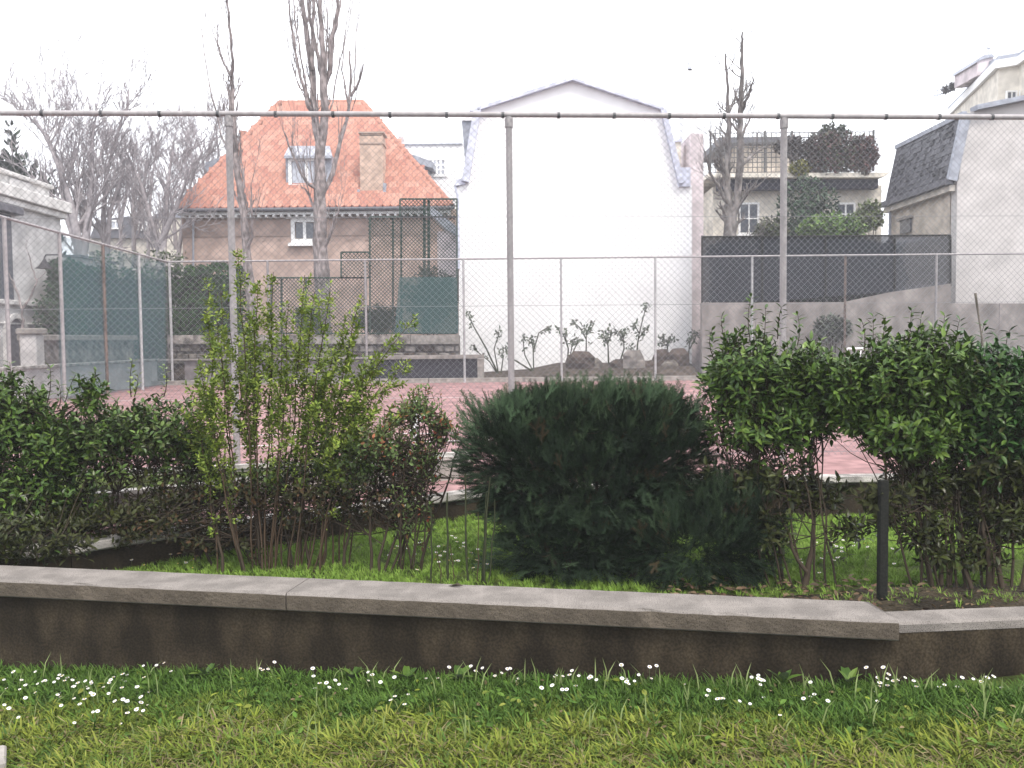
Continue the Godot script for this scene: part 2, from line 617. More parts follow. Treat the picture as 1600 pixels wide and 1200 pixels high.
func front_y(x: float, deep: float) -> float:
	return -0.375 + 0.055 * clampf(x, -5, 4) - 0.06 * (5.0 - deep)
func solo(called: String, mb: MB, m: String, label: String, category: String, group := "", parent: Node = self) -> MeshInstance3D:
	var lo := Vector3.INF
	var hi := -Vector3.INF
	for p in mb.v:
		lo = lo.min(p)
		hi = hi.max(p)
	var base := Vector3((lo.x + hi.x) / 2, lo.y, (lo.z + hi.z) / 2)
	var o := obj(called, shift(mb, -base), M[m], parent)
	o.position = base
	tag(o, label, category, group)
	return o

func window(t: Node3D, px0: float, py0: float, px1: float, py1: float, deep: float, cols: int, rows: int, frame: String, glass: String, fw: float, called := "window") -> void:
	var f := facing(px0, py0, px1, py1, deep)
	var c: Vector3 = f[0]
	var s: Vector2 = f[1]
	var b := MB.new()
	for k in [-1, 1]:
		b.box(c + Vector3(k * (s.x - fw) / 2, 0, 0), Vector3(fw, s.y, 0.09))
		b.box(c + Vector3(0, k * (s.y - fw) / 2, 0), Vector3(s.x - 2 * fw, fw, 0.088))
	var w := (s.x - 2 * fw) / cols
	var h := (s.y - 2 * fw) / rows
	for i in range(1, cols):
		b.box(c + Vector3(-s.x / 2 + fw + w * i, 0, 0), Vector3(fw * 0.8, s.y - 2 * fw, 0.076))
	for j in range(1, rows):
		b.box(c + Vector3(0, -s.y / 2 + fw + h * j, 0), Vector3(s.x - 2 * fw, fw * 0.6, 0.066))
	var o := part(called, b, frame, t)
	for i in cols:
		for j in rows:
			var g := MB.new()
			g.box(c + Vector3(-s.x / 2 + fw + w * (i + 0.5), -s.y / 2 + fw + h * (j + 0.5), -0.01), Vector3(w - fw * 0.5, h - fw * 0.4, 0.02))
			obj("pane", shift(g, -t.position), M[glass], o)

func poly_at(pts: Array, deep: float, back: float) -> MB:
	# an upright outline that far away, given its true thickness
	var a := []
	var b := []
	for p in pts:
		var q := at(p[0], p[1], deep)
		a.append(q)
		b.append(q - Vector3(0, 0, back))
	var m := MB.new()
	m.loft([a, b])
	return m


# ================================================================== the scene
func _ready() -> void:
	# ---------------- camera, sky, sun, exposure
	var cam := Camera3D.new()
	cam.name = "camera"
	view = Basis(Vector3.RIGHT, -atan(70.0 / F)) * Basis(Vector3.BACK, deg_to_rad(-0.55))
	cam.transform = Transform3D(view, EYE)
	cam.fov = rad_to_deg(2.0 * atan(600.0 / F))
	cam.near = 0.05
	cam.far = 600.0
	add_child(cam)
	var env := Environment.new()
	env.background_mode = Environment.BG_SKY
	var sky := ProceduralSkyMaterial.new()
	sky.sky_top_color = Color(0.97, 0.98, 1.0)
	sky.sky_horizon_color = Color(0.93, 0.945, 0.97)
	sky.sky_curve = 0.3
	sky.ground_horizon_color = Color(0.5, 0.5, 0.48)
	sky.ground_bottom_color = Color(0.25, 0.26, 0.22)
	sky.sun_angle_max = 1.0
	env.sky = Sky.new()
	env.sky.sky_material = sky
	env.tonemap_mode = Environment.TONE_MAPPER_LINEAR
	env.tonemap_exposure = 2.6
	env.sdfgi_enabled = true
	env.ssao_enabled = true
	env.ssil_enabled = true
	env.fog_enabled = true
	env.fog_density = 0.0019
	env.fog_light_color = Color(0.97, 0.97, 1.0)
	var we := WorldEnvironment.new()
	we.name = "environment"
	we.environment = env
	add_child(we)
	var sun := DirectionalLight3D.new()
	sun.name = "sun"
	sun.light_energy = 0.4
	sun.light_angular_distance = 14.0
	sun.light_color = Color(1.0, 0.97, 0.93)
	sun.shadow_enabled = true
	sun.rotation_degrees = Vector3(-56, 28, 0)
	add_child(sun)

	make_materials()
	leafmesh["laurel"] = leaf_shape(0.22, 0.35, 0.16, 4)
	leafmesh["small"] = leaf_shape(0.28, 0.3, 0.1, 3)
	leafmesh["spray"] = spray_shape()
	setting()
	left_side()
	red_roof_house()
	white_house()
	right_side()
	street_trees()
	garden_trees()
	back_garden()
	fences()
	court_things()
	front_wall()
	hedge()
	grass_and_daisies()


func wall_z(x: float) -> float:
	# where the front edge of the low front wall stands
	var a := gnd(0, 906, 0.02)
	var b := gnd(1405, 970, 0.02)
	return lerpf(a.z, b.z, (minf(x, b.x) - a.x) / (b.x - a.x))

func lawn_rise(x: float, z: float) -> float:
	return 0.05 * smoothstep(-5.9, -5.0, z) * smoothstep(0.5, 2.5, x) - 0.15 * smoothstep(0.3, 2.5, x) * smoothstep(-6.0, -7.8, z)

func sheet(pts: Array) -> MB:
	var b := MB.new()
	b.fan(pts, UP)
	return b

func court_edge() -> Array:
	# the near edge of the court, where its white coping runs
	return [gnd(-260, 869, 0.0), gnd(60, 862, 0.0), gnd(110, 857, 0.0), gnd(250, 835, 0.0), gnd(520, 801, 0.0), gnd(760, 769, 0.0), gnd(1090, 752, 0.0), gnd(1400, 747, 0.0), gnd(1900, 742, 0.0)]

func setting() -> void:
	var b := MB.new()
	var g := 300.0
	b.quad(Vector3(-g, -1.3, g), Vector3(g, -1.3, g), Vector3(g, -1.3, -g), Vector3(-g, -1.3, -g), UP)
	struct("ground", b, M.earth)
	# the tennis court, its near side cut along the coping
	var e := court_edge()
	var pts := []
	for p in e: pts.append(p)
	pts.append(Vector3(e[-1].x, 0, -28.7))
	pts.append(Vector3(e[0].x - 9.0, 0, -28.7))
	pts.append(Vector3(e[0].x - 9.0, 0, e[0].z))
	var low := []
	for p in pts: low.append(p - Vector3(0, 1.25, 0))
	b = MB.new()
	b.loft([low, pts])
	struct("tennis_court", b, M.court)
	# painted lines
	for l in [[[655, 690], [1100, 679], -11.0, 13.0, 0.055], [[660, 621.5], [760, 620.5], -10.4, 13.0, 0.06]]:
		var p := gnd(l[0][0], l[0][1], 0.004)
		var q := gnd(l[1][0], l[1][1], 0.004)
		var d := (q - p).normalized()
		if l[4] == 0.06: d = Vector3(1, 0, -0.01).normalized()
		var a: Vector3 = p + d * ((l[2] - p.x) / d.x)
		var z: Vector3 = p + d * ((l[3] - p.x) / d.x)
		var w: Vector3 = Vector3(0, 0, l[4] / 2)
		b = MB.new()
		b.quad(a + w, z + w, z - w, a - w, UP)
		struct("court_line", b, M.line)
	var s0 := gnd(664, 677, 0.004)
	b = MB.new()
	b.quad(s0 + Vector3(-3, 0, 0.03), s0 + Vector3(0.45, 0, 0.02), s0 + Vector3(0.45, 0, -0.03), s0 + Vector3(-3, 0, -0.02), UP)
	struct("court_line", b, M.line)
	# lawn between the hedge and the court
	var nx := 60
	var nz := 30
	var r := FastNoiseLite.new()
	r.frequency = 0.5
	b = MB.new()
	var H := func(x: float, z: float) -> float: return -0.2 + 0.03 * r.get_noise_2d(x, z) + lawn_rise(x, z)
	for i in nx:
		for k in nz:
			var x0 := -8.0 + 16.0 * i / nx
			var x1 := -8.0 + 16.0 * (i + 1) / nx
			var q := []
			for w in [[x0, k], [x1, k], [x1, k + 1], [x0, k + 1]]:
				var z: float = lerpf(wall_z(w[0]) - 0.2, -9.8, float(w[1]) / nz)
				q.append(Vector3(w[0], H.call(w[0], z), z))
			b.quad(q[0], q[1], q[2], q[3], UP)
	struct("lawn", b, M.turf)
	# bare soil under the right hedge
	b = MB.new()
	for i in 24:
		for k in 6:
			var q := []
			for w in [[0, 0], [1, 0], [1, 1], [0, 1]]:
				var x: float = 0.9 + 4.6 * (i + w[0]) / 24.0
				var z: float = -4.58 - (0.85 + 0.1 * sin(x * 3.0)) * (k + w[1]) / 6.0
				var edge: float = (0.0 if k + w[1] == 6 or i + w[0] == 0 else 1.0)
				q.append(Vector3(x, H.call(x, z) - 0.02 + edge * (0.035 + 0.025 * r.get_noise_2d(x * 7, z * 7)), z))
			b.quad(q[0], q[1], q[2], q[3], UP)
	struct("hedge_soil", b, M.earth)
	# grass bank in front of the wall
	b = MB.new()
	for i in 80:
		for k in 40:
			var q := []
			for w in [[0, 0], [1, 0], [1, 1], [0, 1]]:
				var x: float = -7.0 + 14.0 * (i + w[0]) / 80.0
				var d: float = 1.6 + 4.3 * (k + w[1]) / 40.0
				q.append(Vector3(x, front_y(x, d) + 0.03 * r.get_noise_2d(x * 2, d * 2), -d))
			b.quad(q[0], q[1], q[2], q[3], UP)
	struct("grass_bank", b, M.turf)
	# raised gardens behind the court
	b = MB.new()
	b.box(Vector3(-22.2, -0.3, -46.1), Vector3(41.0, 2.1, 31.6))
	struct("garden_ground", b, M.soil)
	b = MB.new()
	b.box(Vector3(24.8, 0.0, -48.1), Vector3(35.0, 3.6, 36.6))
	struct("garden_ground", b, M.soil)
	# soil bed in front of the white gable
	b = MB.new()
	var bed := [[-1.1, 0.0], [0.6, 0.1], [1.7, 0.32], [3.2, 0.3], [4.8, 0.34], [6.0, 0.4]]
	for i in bed.size() - 1:
		var p: Array = bed[i]
		var q: Array = bed[i + 1]
		var f := Vector3(0, 0, -28.72)
		var m := Vector3(0, 0, -29.4)
		var z := Vector3(0, 0, -33.0)
		b.quad(f + Vector3(p[0], 0.13, 0), f + Vector3(q[0], 0.13, 0), m + Vector3(q[0], 0.13 + q[1] * 0.6, 0), m + Vector3(p[0], 0.13 + p[1] * 0.6, 0), UP)
		b.quad(m + Vector3(p[0], 0.13 + p[1] * 0.6, 0), m + Vector3(q[0], 0.13 + q[1] * 0.6, 0), z + Vector3(q[0], 0.16 + q[1], 0), z + Vector3(p[0], 0.16 + p[1], 0), UP)
	struct("flower_bed", b, M.soil)


func left_side() -> void:
	# low terrace wall behind the left fence
	var t := thing("terrace_wall", "long low grey wall with pale coping behind the left side fence", "wall", Vector3(-11.5, 0, -24))
	var b := MB.new()
	b.box(Vector3(-11.56, 0.33, -22.6), Vector3(0.24, 0.86, 12.6))
	part("wall_face", b, "left_facade", t)
	b = MB.new()
	b.bbox(Vector3(-11.56, 0.8, -22.6), Vector3(0.36, 0.08, 12.7), 0.012)
	part("coping", b, "white_coping", t)
	# wall of grey panels below the rubble wall at the back of the court
	t = thing("panel_wall", "low wall of smooth grey panels at the back of the court", "wall", Vector3(-7, 0, -29))
	for i in 5:
		b = MB.new()
		b.box(Vector3(-11.2 + 1.24 + i * 1.27, 0.35, -29.06), Vector3(1.25, 0.82, 0.16))
		part("panel", b, "grey_panel", t)
	b = MB.new()
	b.bbox(Vector3(-6.45, 0.795, -29.04), Vector3(9.9, 0.06, 0.34), 0.01)
	part("coping", b, "kerb", t)
	# dark brick panel in its frame
	t = thing("brick_panel", "dark slate blue brick panel set in a pale concrete frame", "wall", Vector3(-3, 0.1, -28.9))
	b = slabs(574, 555, 756, 561, 28.75, 0.4)
	slab(b, 746, 561, 756, 594, 28.75, 0.4)
	slab(b, 572, 561, 578, 594, 28.75, 0.4)
	part("frame", b, "kerb", t)
	b = slabs(578, 561, 746, 596, 28.95, 0.2)
	part("backing", b, "dark_brick", t)
	b = MB.new()
	for j in 8:
		for i in 22:
			var o := 4.0 if j % 2 else 0.0
			var x0 := 578.5 + i * 7.7 - o
			slab(b, maxf(x0, 578.3), 561.8 + j * 4.2, minf(x0 + 7.2, 745.7), 565.4 + j * 4.2, 28.9, 0.08)
	part("bricks", b, "dark_brick", t, "stuff")
	# rubble wall
	t = thing("rubble_wall", "rubble stone wall with flat concrete coping below the green trellis", "wall", Vector3(-7.3, 0.8, -30.2))
	b = slabs(262, 527, 718, 566, 30.2, 0.35)
	part("core", b, "mortar", t)
	var r := RandomNumberGenerator.new()
	r.seed = 11
	for row in 2:
		var x := 264.0
		while x < 712:
			var w := r.randf_range(9, 20)
			var f := facing(x, 540.5 + row * 11 + (x - 490) * -0.004, minf(x + w - 1.2, 717), 550.5 + row * 11, 30.17)
			b = MB.new()
			b.bbox(f[0] + Vector3(0, 0, r.randf_range(-0.03, 0.0)), Vector3(f[1].x, f[1].y * r.randf_range(0.8, 0.98), 0.14), 0.035, Basis(Vector3.BACK, r.randf_range(-0.08, 0.08)))
			part("stone", b, ["stone", "stone_b", "stone_c", "stone"][r.randi() % 4], t)
			x += w
	for i in 6:
		b = MB.new()
		slab(b, 262 + i * 76, 523.5, 337 + i * 76, 537.5, 30.0, 0.5)
		part("coping_stone", b, ["stone_b", "kerb"][i % 2], t)
	# side wall with a pillar
	t = thing("garden_wall", "stone garden wall with coping beside the left hedge", "wall", Vector3(-12.6, 0.7, -26.5))
	b = MB.new()
	b.box(Vector3(-12.7, 1.05, -26.6), Vector3(0.3, 0.8, 6.4))
	part("wall_face", b, "stone_b", t)
	b = MB.new()
	b.bbox(Vector3(-12.66, 1.52, -26.6), Vector3(0.5, 0.16, 6.4), 0.02)
	part("coping", b, "kerb", t)
	t = thing("gate_pillar", "pale square stone pillar with a flat cap by the arched doorway", "pillar", Vector3(-12.4, 0.7, -23.2))
	b = MB.new()
	b.bbox(Vector3(-12.4, 1.1, -23.2), Vector3(0.42, 1.0, 0.42), 0.02)
	part("shaft", b, "left_facade", t)
	b = MB.new()
	b.bbox(Vector3(-12.4, 1.68, -23.2), Vector3(0.56, 0.16, 0.56), 0.03)
	part("cap", b, "kerb", t)
	# the grey house on the left edge
	t = thing("classical_house", "grey stone house with heavy cornice and arched doorway at the left edge", "house", Vector3(-14.6, 0, -22))
	b = MB.new()
	b.box(Vector3(-17.2, 2.3, -21.9), Vector3(5.6, 6.8, 14.0))
	part("wall", b, "left_facade", t)
	for w in [[5.7, 0.34, 0.26], [5.43, 0.19, 0.15], [2.55, 0.14, 0.12], [1.95, 0.06, 0.05]]:
		b = MB.new()
		b.bbox(Vector3(-17.2 + w[2] / 2, w[0], -21.9 - w[2] / 2), Vector3(5.6 + w[2] + 0.01, w[1], 14.0 + w[2]), 0.02)
		part("cornice" if w[0] > 5 else "string_course", b, "left_trim", t)
	b = MB.new()
	b.box(Vector3(-17.4, 5.9, -21.8), Vector3(5.5, 0.8, 13.9))
	part("parapet", b, "left_trim", t)
	b = MB.new()
	b.bbox(Vector3(-17.36, 6.33, -21.8), Vector3(5.66, 0.12, 14.1), 0.02)
	part("parapet_cap", b, "left_trim", t)
	for k in 6:
		b = MB.new()
		b.bbox(Vector3(-14.62, 6.07, -27.0 + k * 2.1), Vector3(0.1, 0.3, 1.2), 0.02)
		part("parapet_panel", b, "left_facade", t)
	# arched doorway
	var za := gnd(38, 560, 0.0).z
	var p0 := at(24, 535, 14.4 * F / (800 - 24))
	b = MB.new()
	var a := []
	var z := []
	for k in 13:
		var w := PI * k / 12.0
		a.append(Vector3(-14.36, p0.y + 0.25 + 0.45 * sin(w), p0.z + 0.45 * cos(w)))
	a.append(Vector3(-14.36, -0.9, p0.z - 0.45))
	a.append(Vector3(-14.36, -0.9, p0.z + 0.45))
	for q in a: z.append(q + Vector3(-0.3, 0, 0))
	b.loft([z, a])
	part("door", b, "zinc_dark", t)
	b = MB.new()
	var prev := Vector3.ZERO
	for k in 13:
		var w := PI * k / 12.0
		var q := Vector3(-14.34, p0.y + 0.25 + 0.52 * sin(w), p0.z + 0.52 * cos(w))
		if k: b.bar(prev, q, 0.12, 0.14, Vector3.RIGHT)
		prev = q
	b.box(Vector3(-14.34, p0.y - 1.0, p0.z - 0.52), Vector3(0.14, 2.5, 0.12))
	b.box(Vector3(-14.34, p0.y - 1.0, p0.z + 0.52), Vector3(0.14, 2.5, 0.12))
	part("door_surround", b, "left_trim", t)
	# upper window under a dark lintel
	var p1 := at(8, 400, 14.4 * F / 792)
	b = MB.new()
	b.box(Vector3(-14.4, p1.y, p1.z + 0.1), Vector3(0.06, 2.4, 1.3))
	part("window", b, "glass", t)
	b = MB.new()
	b.bbox(Vector3(-14.3, p1.y + 1.35, p1.z + 0.1), Vector3(0.3, 0.22, 1.9), 0.02)
	part("lintel", b, "zinc_dark", t)
	# low annexe behind it
	t = thing("white_annexe", "narrow pale annexe with a dark roof edge beside the grey stone house", "house", Vector3(-17.5, 0.7, -34))
	part("wall", slabs(97, 402, 125, 520, 33.0, 3.0), "left_facade", t)
	part("roof", slabs(99, 398, 126, 402, 32.9, 3.2), "zinc_dark", t)
	# evergreens above its roof
	conifer("cypress", "tall slim dark cypress rising above the grey stone house", [17, 190, 285, 46.0, 0.75])
	for k in 4:
		var c: Array = [[2, 222, 290, 44.0, 1.3], [34, 240, 300, 45.5, 1.0], [52, 252, 300, 44.5, 0.7], [72, 262, 300, 43.0, 0.85]][k]
		conifer("conifer", ["broad dark conifer at the left edge beside the cypress", "dark conifer just right of the slim cypress", "small pointed conifer third from the left edge", "rounded dark evergreen standing apart above the parapet"][k], c)
	# clipped hedges
	hedge_block("ivy_hedge", "dark ivy hedge behind the teal windbreak net", Vector3(-13.9, 0.72, -31.2), Vector3(-12.95, 3.75, -27.0), 3400, [Color(0.02, 0.05, 0.025), Color(0.03, 0.07, 0.03)], 0.12)
	hedge_block("ivy_hedge", "dark hedge closing the corner behind the teal net", Vector3(-13.9, 0.72, -32.3), Vector3(-12.0, 3.85, -31.3), 1500, [Color(0.02, 0.05, 0.025), Color(0.03, 0.07, 0.03)], 0.12)
	var h0 := at(264, 520, 31.2)
	var h1 := at(362, 425, 32.2)
	hedge_block("clipped_hedge", "dense dark green clipped hedge left of the tall fence post", Vector3(h0.x, 0.75, -32.2), Vector3(h1.x + 0.6, h1.y + 0.1, -31.2), 3000, [Color(0.018, 0.055, 0.018), Color(0.035, 0.08, 0.02)], 0.11)
	hedge_block("blossom_shrub", "shrub with pale blossoms on top of the left hedges", Vector3(-13.8, 3.5, -31.0), Vector3(-11.0, 4.35, -29.6), 260, [Color(0.45, 0.42, 0.4), Color(0.05, 0.09, 0.03), Color(0.06, 0.08, 0.04)], 0.12)
	hedge_block("ivy_bush", "ivy bush spilling over the corner of the grey house", Vector3(-13.7, 0.72, -26.9), Vector3(-13.0, 2.6, -25.9), 420, [Color(0.03, 0.06, 0.035), Color(0.05, 0.08, 0.04)], 0.12)
	# far mansard block behind the street trees
	t = thing("mansard_block", "far grey mansard roofed block behind the bare street trees", "building", at(200, 440, 62.0))
	part("wall", slabs(140, 372, 300, 470, 62.0, 8.0), "cream_b", t)
	part("roof", poly_at([[140, 372], [150, 345], [196, 338], [262, 338], [276, 372]], 61.7, 8.0), "zinc_dark", t)
	window(t, 172, 344, 190, 358, 61.6, 2, 1, "white_paint", "glass_pale", 0.1)
	window(t, 215, 346, 231, 360, 61.6, 2, 1, "white_paint", "glass_pale", 0.1)
	t = thing("cream_block", "pale low block seen between the tree trunks and the red roofed house", "building", at(270, 440, 56.0))
	part("wall", slabs(245, 340, 300, 470, 56.0, 6.0), "cream", t)
	part("roof", slabs(243, 334, 302, 340, 55.9, 6.2), "zinc", t)


func conifer(called: String, label: String, c: Array) -> void:
	var deep: float = c[3]
	var top := at(c[0], c[1], deep)
	var foot := Vector3(top.x, 0.75, top.z)
	var t := thing(called, label, "tree", foot, "")
	var r := RandomNumberGenerator.new()
	r.seed = hash(label)
	var h := top.y - foot.y
	var b := MB.new()
	b.tube([Vector3.ZERO, Vector3(0, h * 0.96, 0)], [0.16, 0.02], 6)
	obj("trunk", b, M.bark, t)
	var L := Leaves.new()
	for i in 900:
		var y := 1.0 - sqrt(r.randf())
		var rad: float = c[4] * (1.0 - y) * (0.5 + 0.5 * sin(y * 40.0 + r.randf())) * r.randf_range(0.4, 1.15) + 0.05
		if called == "cypress": rad = c[4] * pow(1.0 - y, 0.7) * r.randf_range(0.3, 0.85)
		var a := r.randf() * TAU
		var d := Vector3(cos(a), 0, sin(a))
		L.xf.append(leaf_xf(d * rad + UP * (h * (0.25 + 0.75 * y)), (d * 0.7 + UP * 0.7 + rand_dir(r) * 0.3).normalized(), d, r.randf_range(0.35, 0.6)))
		L.col.append(tint(r, [Color(0.025, 0.04, 0.03), Color(0.04, 0.055, 0.035)]))
	plant_foliage(t, L, leafmesh.small, M.leaf_matt)


func hedge_block(called: String, label: String, lo: Vector3, hi: Vector3, count: int, pal: Array, size: float) -> void:
	var r := RandomNumberGenerator.new()
	r.seed = hash(label)
	var c := Vector3((lo.x + hi.x) / 2, lo.y, (lo.z + hi.z) / 2)
	var t := thing(called, label, "hedge" if "hedge" in called else "shrub", c)
	var L := Leaves.new()
	var s := hi - lo
	var bump := FastNoiseLite.new()
	bump.frequency = 0.5
	for i in count:
		var p := Vector3(r.randf_range(-0.5, 0.5) * s.x, r.randf() * s.y, r.randf_range(-0.5, 0.5) * s.z)
		var w := r.randi() % 4
		var n := Vector3.UP
		if w == 0: p.y = s.y
		elif w < 3: p.z = s.z / 2; n = Vector3.BACK
		else: p.x = signf(p.x) * s.x / 2; n = Vector3(signf(p.x), 0, 0)
		p += n * (bump.get_noise_3dv(p + c) * 0.35 - absf(r.randfn(0, 0.12)))
		for k in 3:
			L.xf.append(leaf_xf(p + rand_dir(r) * 0.06, (n * 0.5 + rand_dir(r) - UP * 0.1).normalized(), n + UP * 0.4 + rand_dir(r) * 0.4, size * r.randf_range(0.7, 1.4)))
			L.col.append(tint(r, pal))
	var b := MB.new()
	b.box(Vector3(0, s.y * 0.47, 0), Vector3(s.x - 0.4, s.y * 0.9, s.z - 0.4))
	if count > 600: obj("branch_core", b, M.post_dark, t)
	else:
		var st := MB.new()
		for k in 7: st.tube(bend(Vector3(r.randf_range(-0.1, 0.1), 0, 0), Vector3(r.randf_range(-0.45, 0.45) * s.x, s.y * 0.85, r.randf_range(-0.3, 0.3) * s.z), UP * 0.1, 4), taper(0.02, 0.006, 4), 4)
		obj("stems", st, M.twig, t, "stuff")
	plant_foliage(t, L, leafmesh.small, M.leaf_matt)


func red_roof_house() -> void:
	var e0 := at(275, 325, 40.0)
	var e1 := at(706, 325, 40.0)
	var r0 := at(437, 161, 45.2)
	var r1 := at(566, 161, 45.2)
	var ye := (e0.y + e1.y) / 2
	var yr := (r0.y + r1.y) / 2
	e0.y = ye; e1.y = ye; r0.y = yr; r1.y = yr
	var t := thing("red_roofed_house", "tan rendered house with a steep orange red tiled hipped roof", "house", Vector3((e0.x + e1.x) / 2, 0, -45.2))
	var back := Vector3(0, 0, -10.4)
	# walls
	part("wall", slabs(288, 330, 712, 560, 40.6, 9.0), "tan_wall", t)
	part("wall_band", slabs(287, 330, 712, 341, 40.57, 0.3), "tan_dark", t)
	for y in [341.0, 367.5, 405.0]:
		part("wall_joint", slabs(287.5, y, 711, y + 1.0, 40.56, 0.2), "tan_dark", t)
	for i in 14:
		part("air_brick", slabs(300 + i * 27, 374, 305 + i * 27, 376.4, 40.57, 0.2), "tan_dark", t)
	# roof under the tiles
	var b := MB.new()
	var down := Vector3(0, -0.06, 0)
	b.quad(e0 + down, e1 + down, r1 + down, r0 + down)
	b.tri(e0 + down, r0 + down, e0 + back + down)
	b.tri(e1 + down, e1 + back + down, r1 + down)
	b.quad(e0 + back + down, r0 + down, r1 + down, e1 + back + down)
	b.quad(e0 + down, e0 + back + down, e1 + back + down, e1 + down)
	var roof := part("roof", b, "roof_felt", t)
	# tiles
	var upslope := (r0 - e0)
	var mid_e := Vector3(0, ye, e0.z)
	var mid_r := Vector3(0, yr, r0.z)
	var slope := (mid_r - mid_e)
	var sl := slope.length()
	var us := slope / sl
	var nrm := us.cross(Vector3.RIGHT).normalized()
	if nrm.y < 0: nrm = -nrm
	var rows := 20
	var pitch := sl / rows
	var hw := 0.168
	var outline := [[-hw, 0.1], [-hw * 0.75, 0.035], [-hw * 0.3, 0.0], [hw * 0.3, 0.0], [hw * 0.75, 0.035], [hw, 0.1]]
	var tiles := []
	for k in 4:
		var am := ArrayMesh.new()
		for q in 2:
			var shape := MB.new()
			var a := []
			var z := []
			for w in outline:
				var lift: float = 0.0 if q == 0 else 0.055
				a.append(Vector3(w[0], w[1] + lift, 0.0))
				z.append(Vector3(w[0], w[1] + lift, 0.085 - 0.004 * q))
			for w in [[hw, pitch * 1.15 if q else 0.155], [-hw, pitch * 1.15 if q else 0.155]]:
				a.append(Vector3(w[0], w[1], 0.0))
				z.append(Vector3(w[0], w[1], 0.085 - 0.004 * q))
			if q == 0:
				# the lower lip, darkened as a painted shadow line, follows the rounded edge
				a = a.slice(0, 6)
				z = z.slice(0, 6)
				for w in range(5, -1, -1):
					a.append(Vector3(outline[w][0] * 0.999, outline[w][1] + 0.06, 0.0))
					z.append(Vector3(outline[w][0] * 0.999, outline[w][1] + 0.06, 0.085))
			shape.loft([a, z])
			shape.mesh(am)
			am.surface_set_material(q, M.tile_edge_shade if q == 0 else M["tile%d" % k])
		tiles.append(am)
	var r := RandomNumberGenerator.new()
	r.seed = 3
	var xf := []
	for j in rows:
		var f := (j + 0.2) / rows
		var x0 := lerpf(e0.x, r0.x, f)
		var x1 := lerpf(e1.x, r1.x, f)
		var w := 0.342
		var x := ceilf((x0 + 0.05) / w) * w + (w / 2 if j % 2 else 0.0)
		while x < x1 - 0.05:
			var p := Vector3(x, 0, 0) + mid_e + us * (pitch * j - 0.03)
			var tilt := (us + nrm * 0.2 + Vector3.RIGHT * r.randf_range(-0.01, 0.01)).normalized()
			var n := tilt.cross(Vector3.RIGHT)
			if n.y < 0: n = -n
			n = n.normalized()
			var rt := tilt.cross(n)
			xf.append(Transform3D(Basis(rt, tilt, n), p + nrm * (-0.03 + r.randf_range(0, 0.012)) - t.position))
			x += w
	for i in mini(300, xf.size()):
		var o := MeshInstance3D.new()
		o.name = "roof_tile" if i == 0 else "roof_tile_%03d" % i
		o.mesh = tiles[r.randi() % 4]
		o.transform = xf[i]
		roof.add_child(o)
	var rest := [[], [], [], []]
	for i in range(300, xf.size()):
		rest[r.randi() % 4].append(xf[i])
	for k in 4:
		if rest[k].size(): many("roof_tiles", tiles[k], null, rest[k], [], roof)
	# ridge and hip tiles
	for l in [[e0, r0], [r0, r1], [e1, r1]]:
		b = MB.new()
		var p: Vector3 = l[0]
		var q: Vector3 = l[1]
		var n := int(p.distance_to(q) / 0.42)
		for k in n:
			b.tube([p.lerp(q, float(k) / n), p.lerp(q, (k + 1.08) / n)], [0.17, 0.15], 8)
		obj("ridge_tiles", shift(b, -t.position), M.tile0, roof, "stuff")
	# gutter, fascia and rafter ends
	b = MB.new()
	b.tube([e0 + Vector3(-0.1, -0.06, 0.1), e1 + Vector3(0.1, -0.06, 0.1)], [0.085, 0.085], 8, true)
	part("gutter", b, "zinc_dark", t)
	b = MB.new()
	b.box((e0 + e1) / 2 + Vector3(0, -0.2, -0.12), Vector3(e1.x - e0.x - 0.1, 0.12, 0.06))
	part("fascia", b, "white_paint", t)
	for i in 36:
		b = MB.new()
		b.bbox(e0 + Vector3(0.25 + i * (e1.x - e0.x - 0.4) / 35.0, -0.32, -0.24), Vector3(0.11, 0.1, 0.4), 0.015)
		part("rafter_end", b, "white_paint", t)
	b = MB.new()
	b.tube([at(302, 332, 40.4), at(302, 470, 40.4)], [0.045, 0.045], 6)
	part("downpipe", b, "zinc", t)
	# upper storey window
	part("lintel", slabs(447, 337.5, 497, 341.5, 40.45, 0.3), "white_paint", t)
	part("sill", slabs(450, 379, 499, 384, 40.35, 0.4), "white_paint", t)
	window(t, 455, 341.5, 497, 379, 40.52, 2, 1, "white_paint", "glass", 0.17)
	# dormer
	var pl := Plane(nrm, e0)
	var hit = pl.intersects_ray(EYE, ray(484, 294))
	var dz: float = -hit.z + 0.05
	part("dormer_wall", slabs(447, 243, 518, 294, dz, 3.4), "zinc", t)
	b = MB.new()
	var q0 := at(444, 243, dz - 0.25)
	var q1 := at(519, 243, dz - 0.25)
	var q2 := at(452, 227, dz + 1.9)
	var q3 := at(515, 227, dz + 1.9)
	b.loft([[q0, q1, q1 + Vector3(0, -0.12, 0), q0 + Vector3(0, -0.12, 0)], [q2, q3, q3 + Vector3(0, -0.12, 0), q2 + Vector3(0, -0.12, 0)]])
	part("dormer_roof", b, "zinc", t)
	window(t, 451, 247, 508, 293, dz - 0.03, 2, 1, "white_paint", "glass_pale", 0.15, "dormer_window")
	# chimney
	hit = pl.intersects_ray(EYE, ray(580, 304))
	var cz: float = -hit.z + 0.02
	part("chimney", slabs(562.5, 212, 598, 308, cz, 1.0), "chimney", t)
	part("chimney_cap", slabs(560, 205.5, 600, 208, cz - 0.06, 1.1), "tan_dark", t)
	part("chimney_band", slabs(561.5, 222.5, 599, 224.5, cz - 0.04, 1.1), "tan_dark", t)
	part("chimney_head", slabs(564, 208, 596, 212, cz, 0.9), "chimney", t)
	b = slabs(558, 302.5, 602, 307, cz - 0.12, 0.2)
	slab(b, 598.5, 286, 603, 302, cz - 0.05, 0.9)
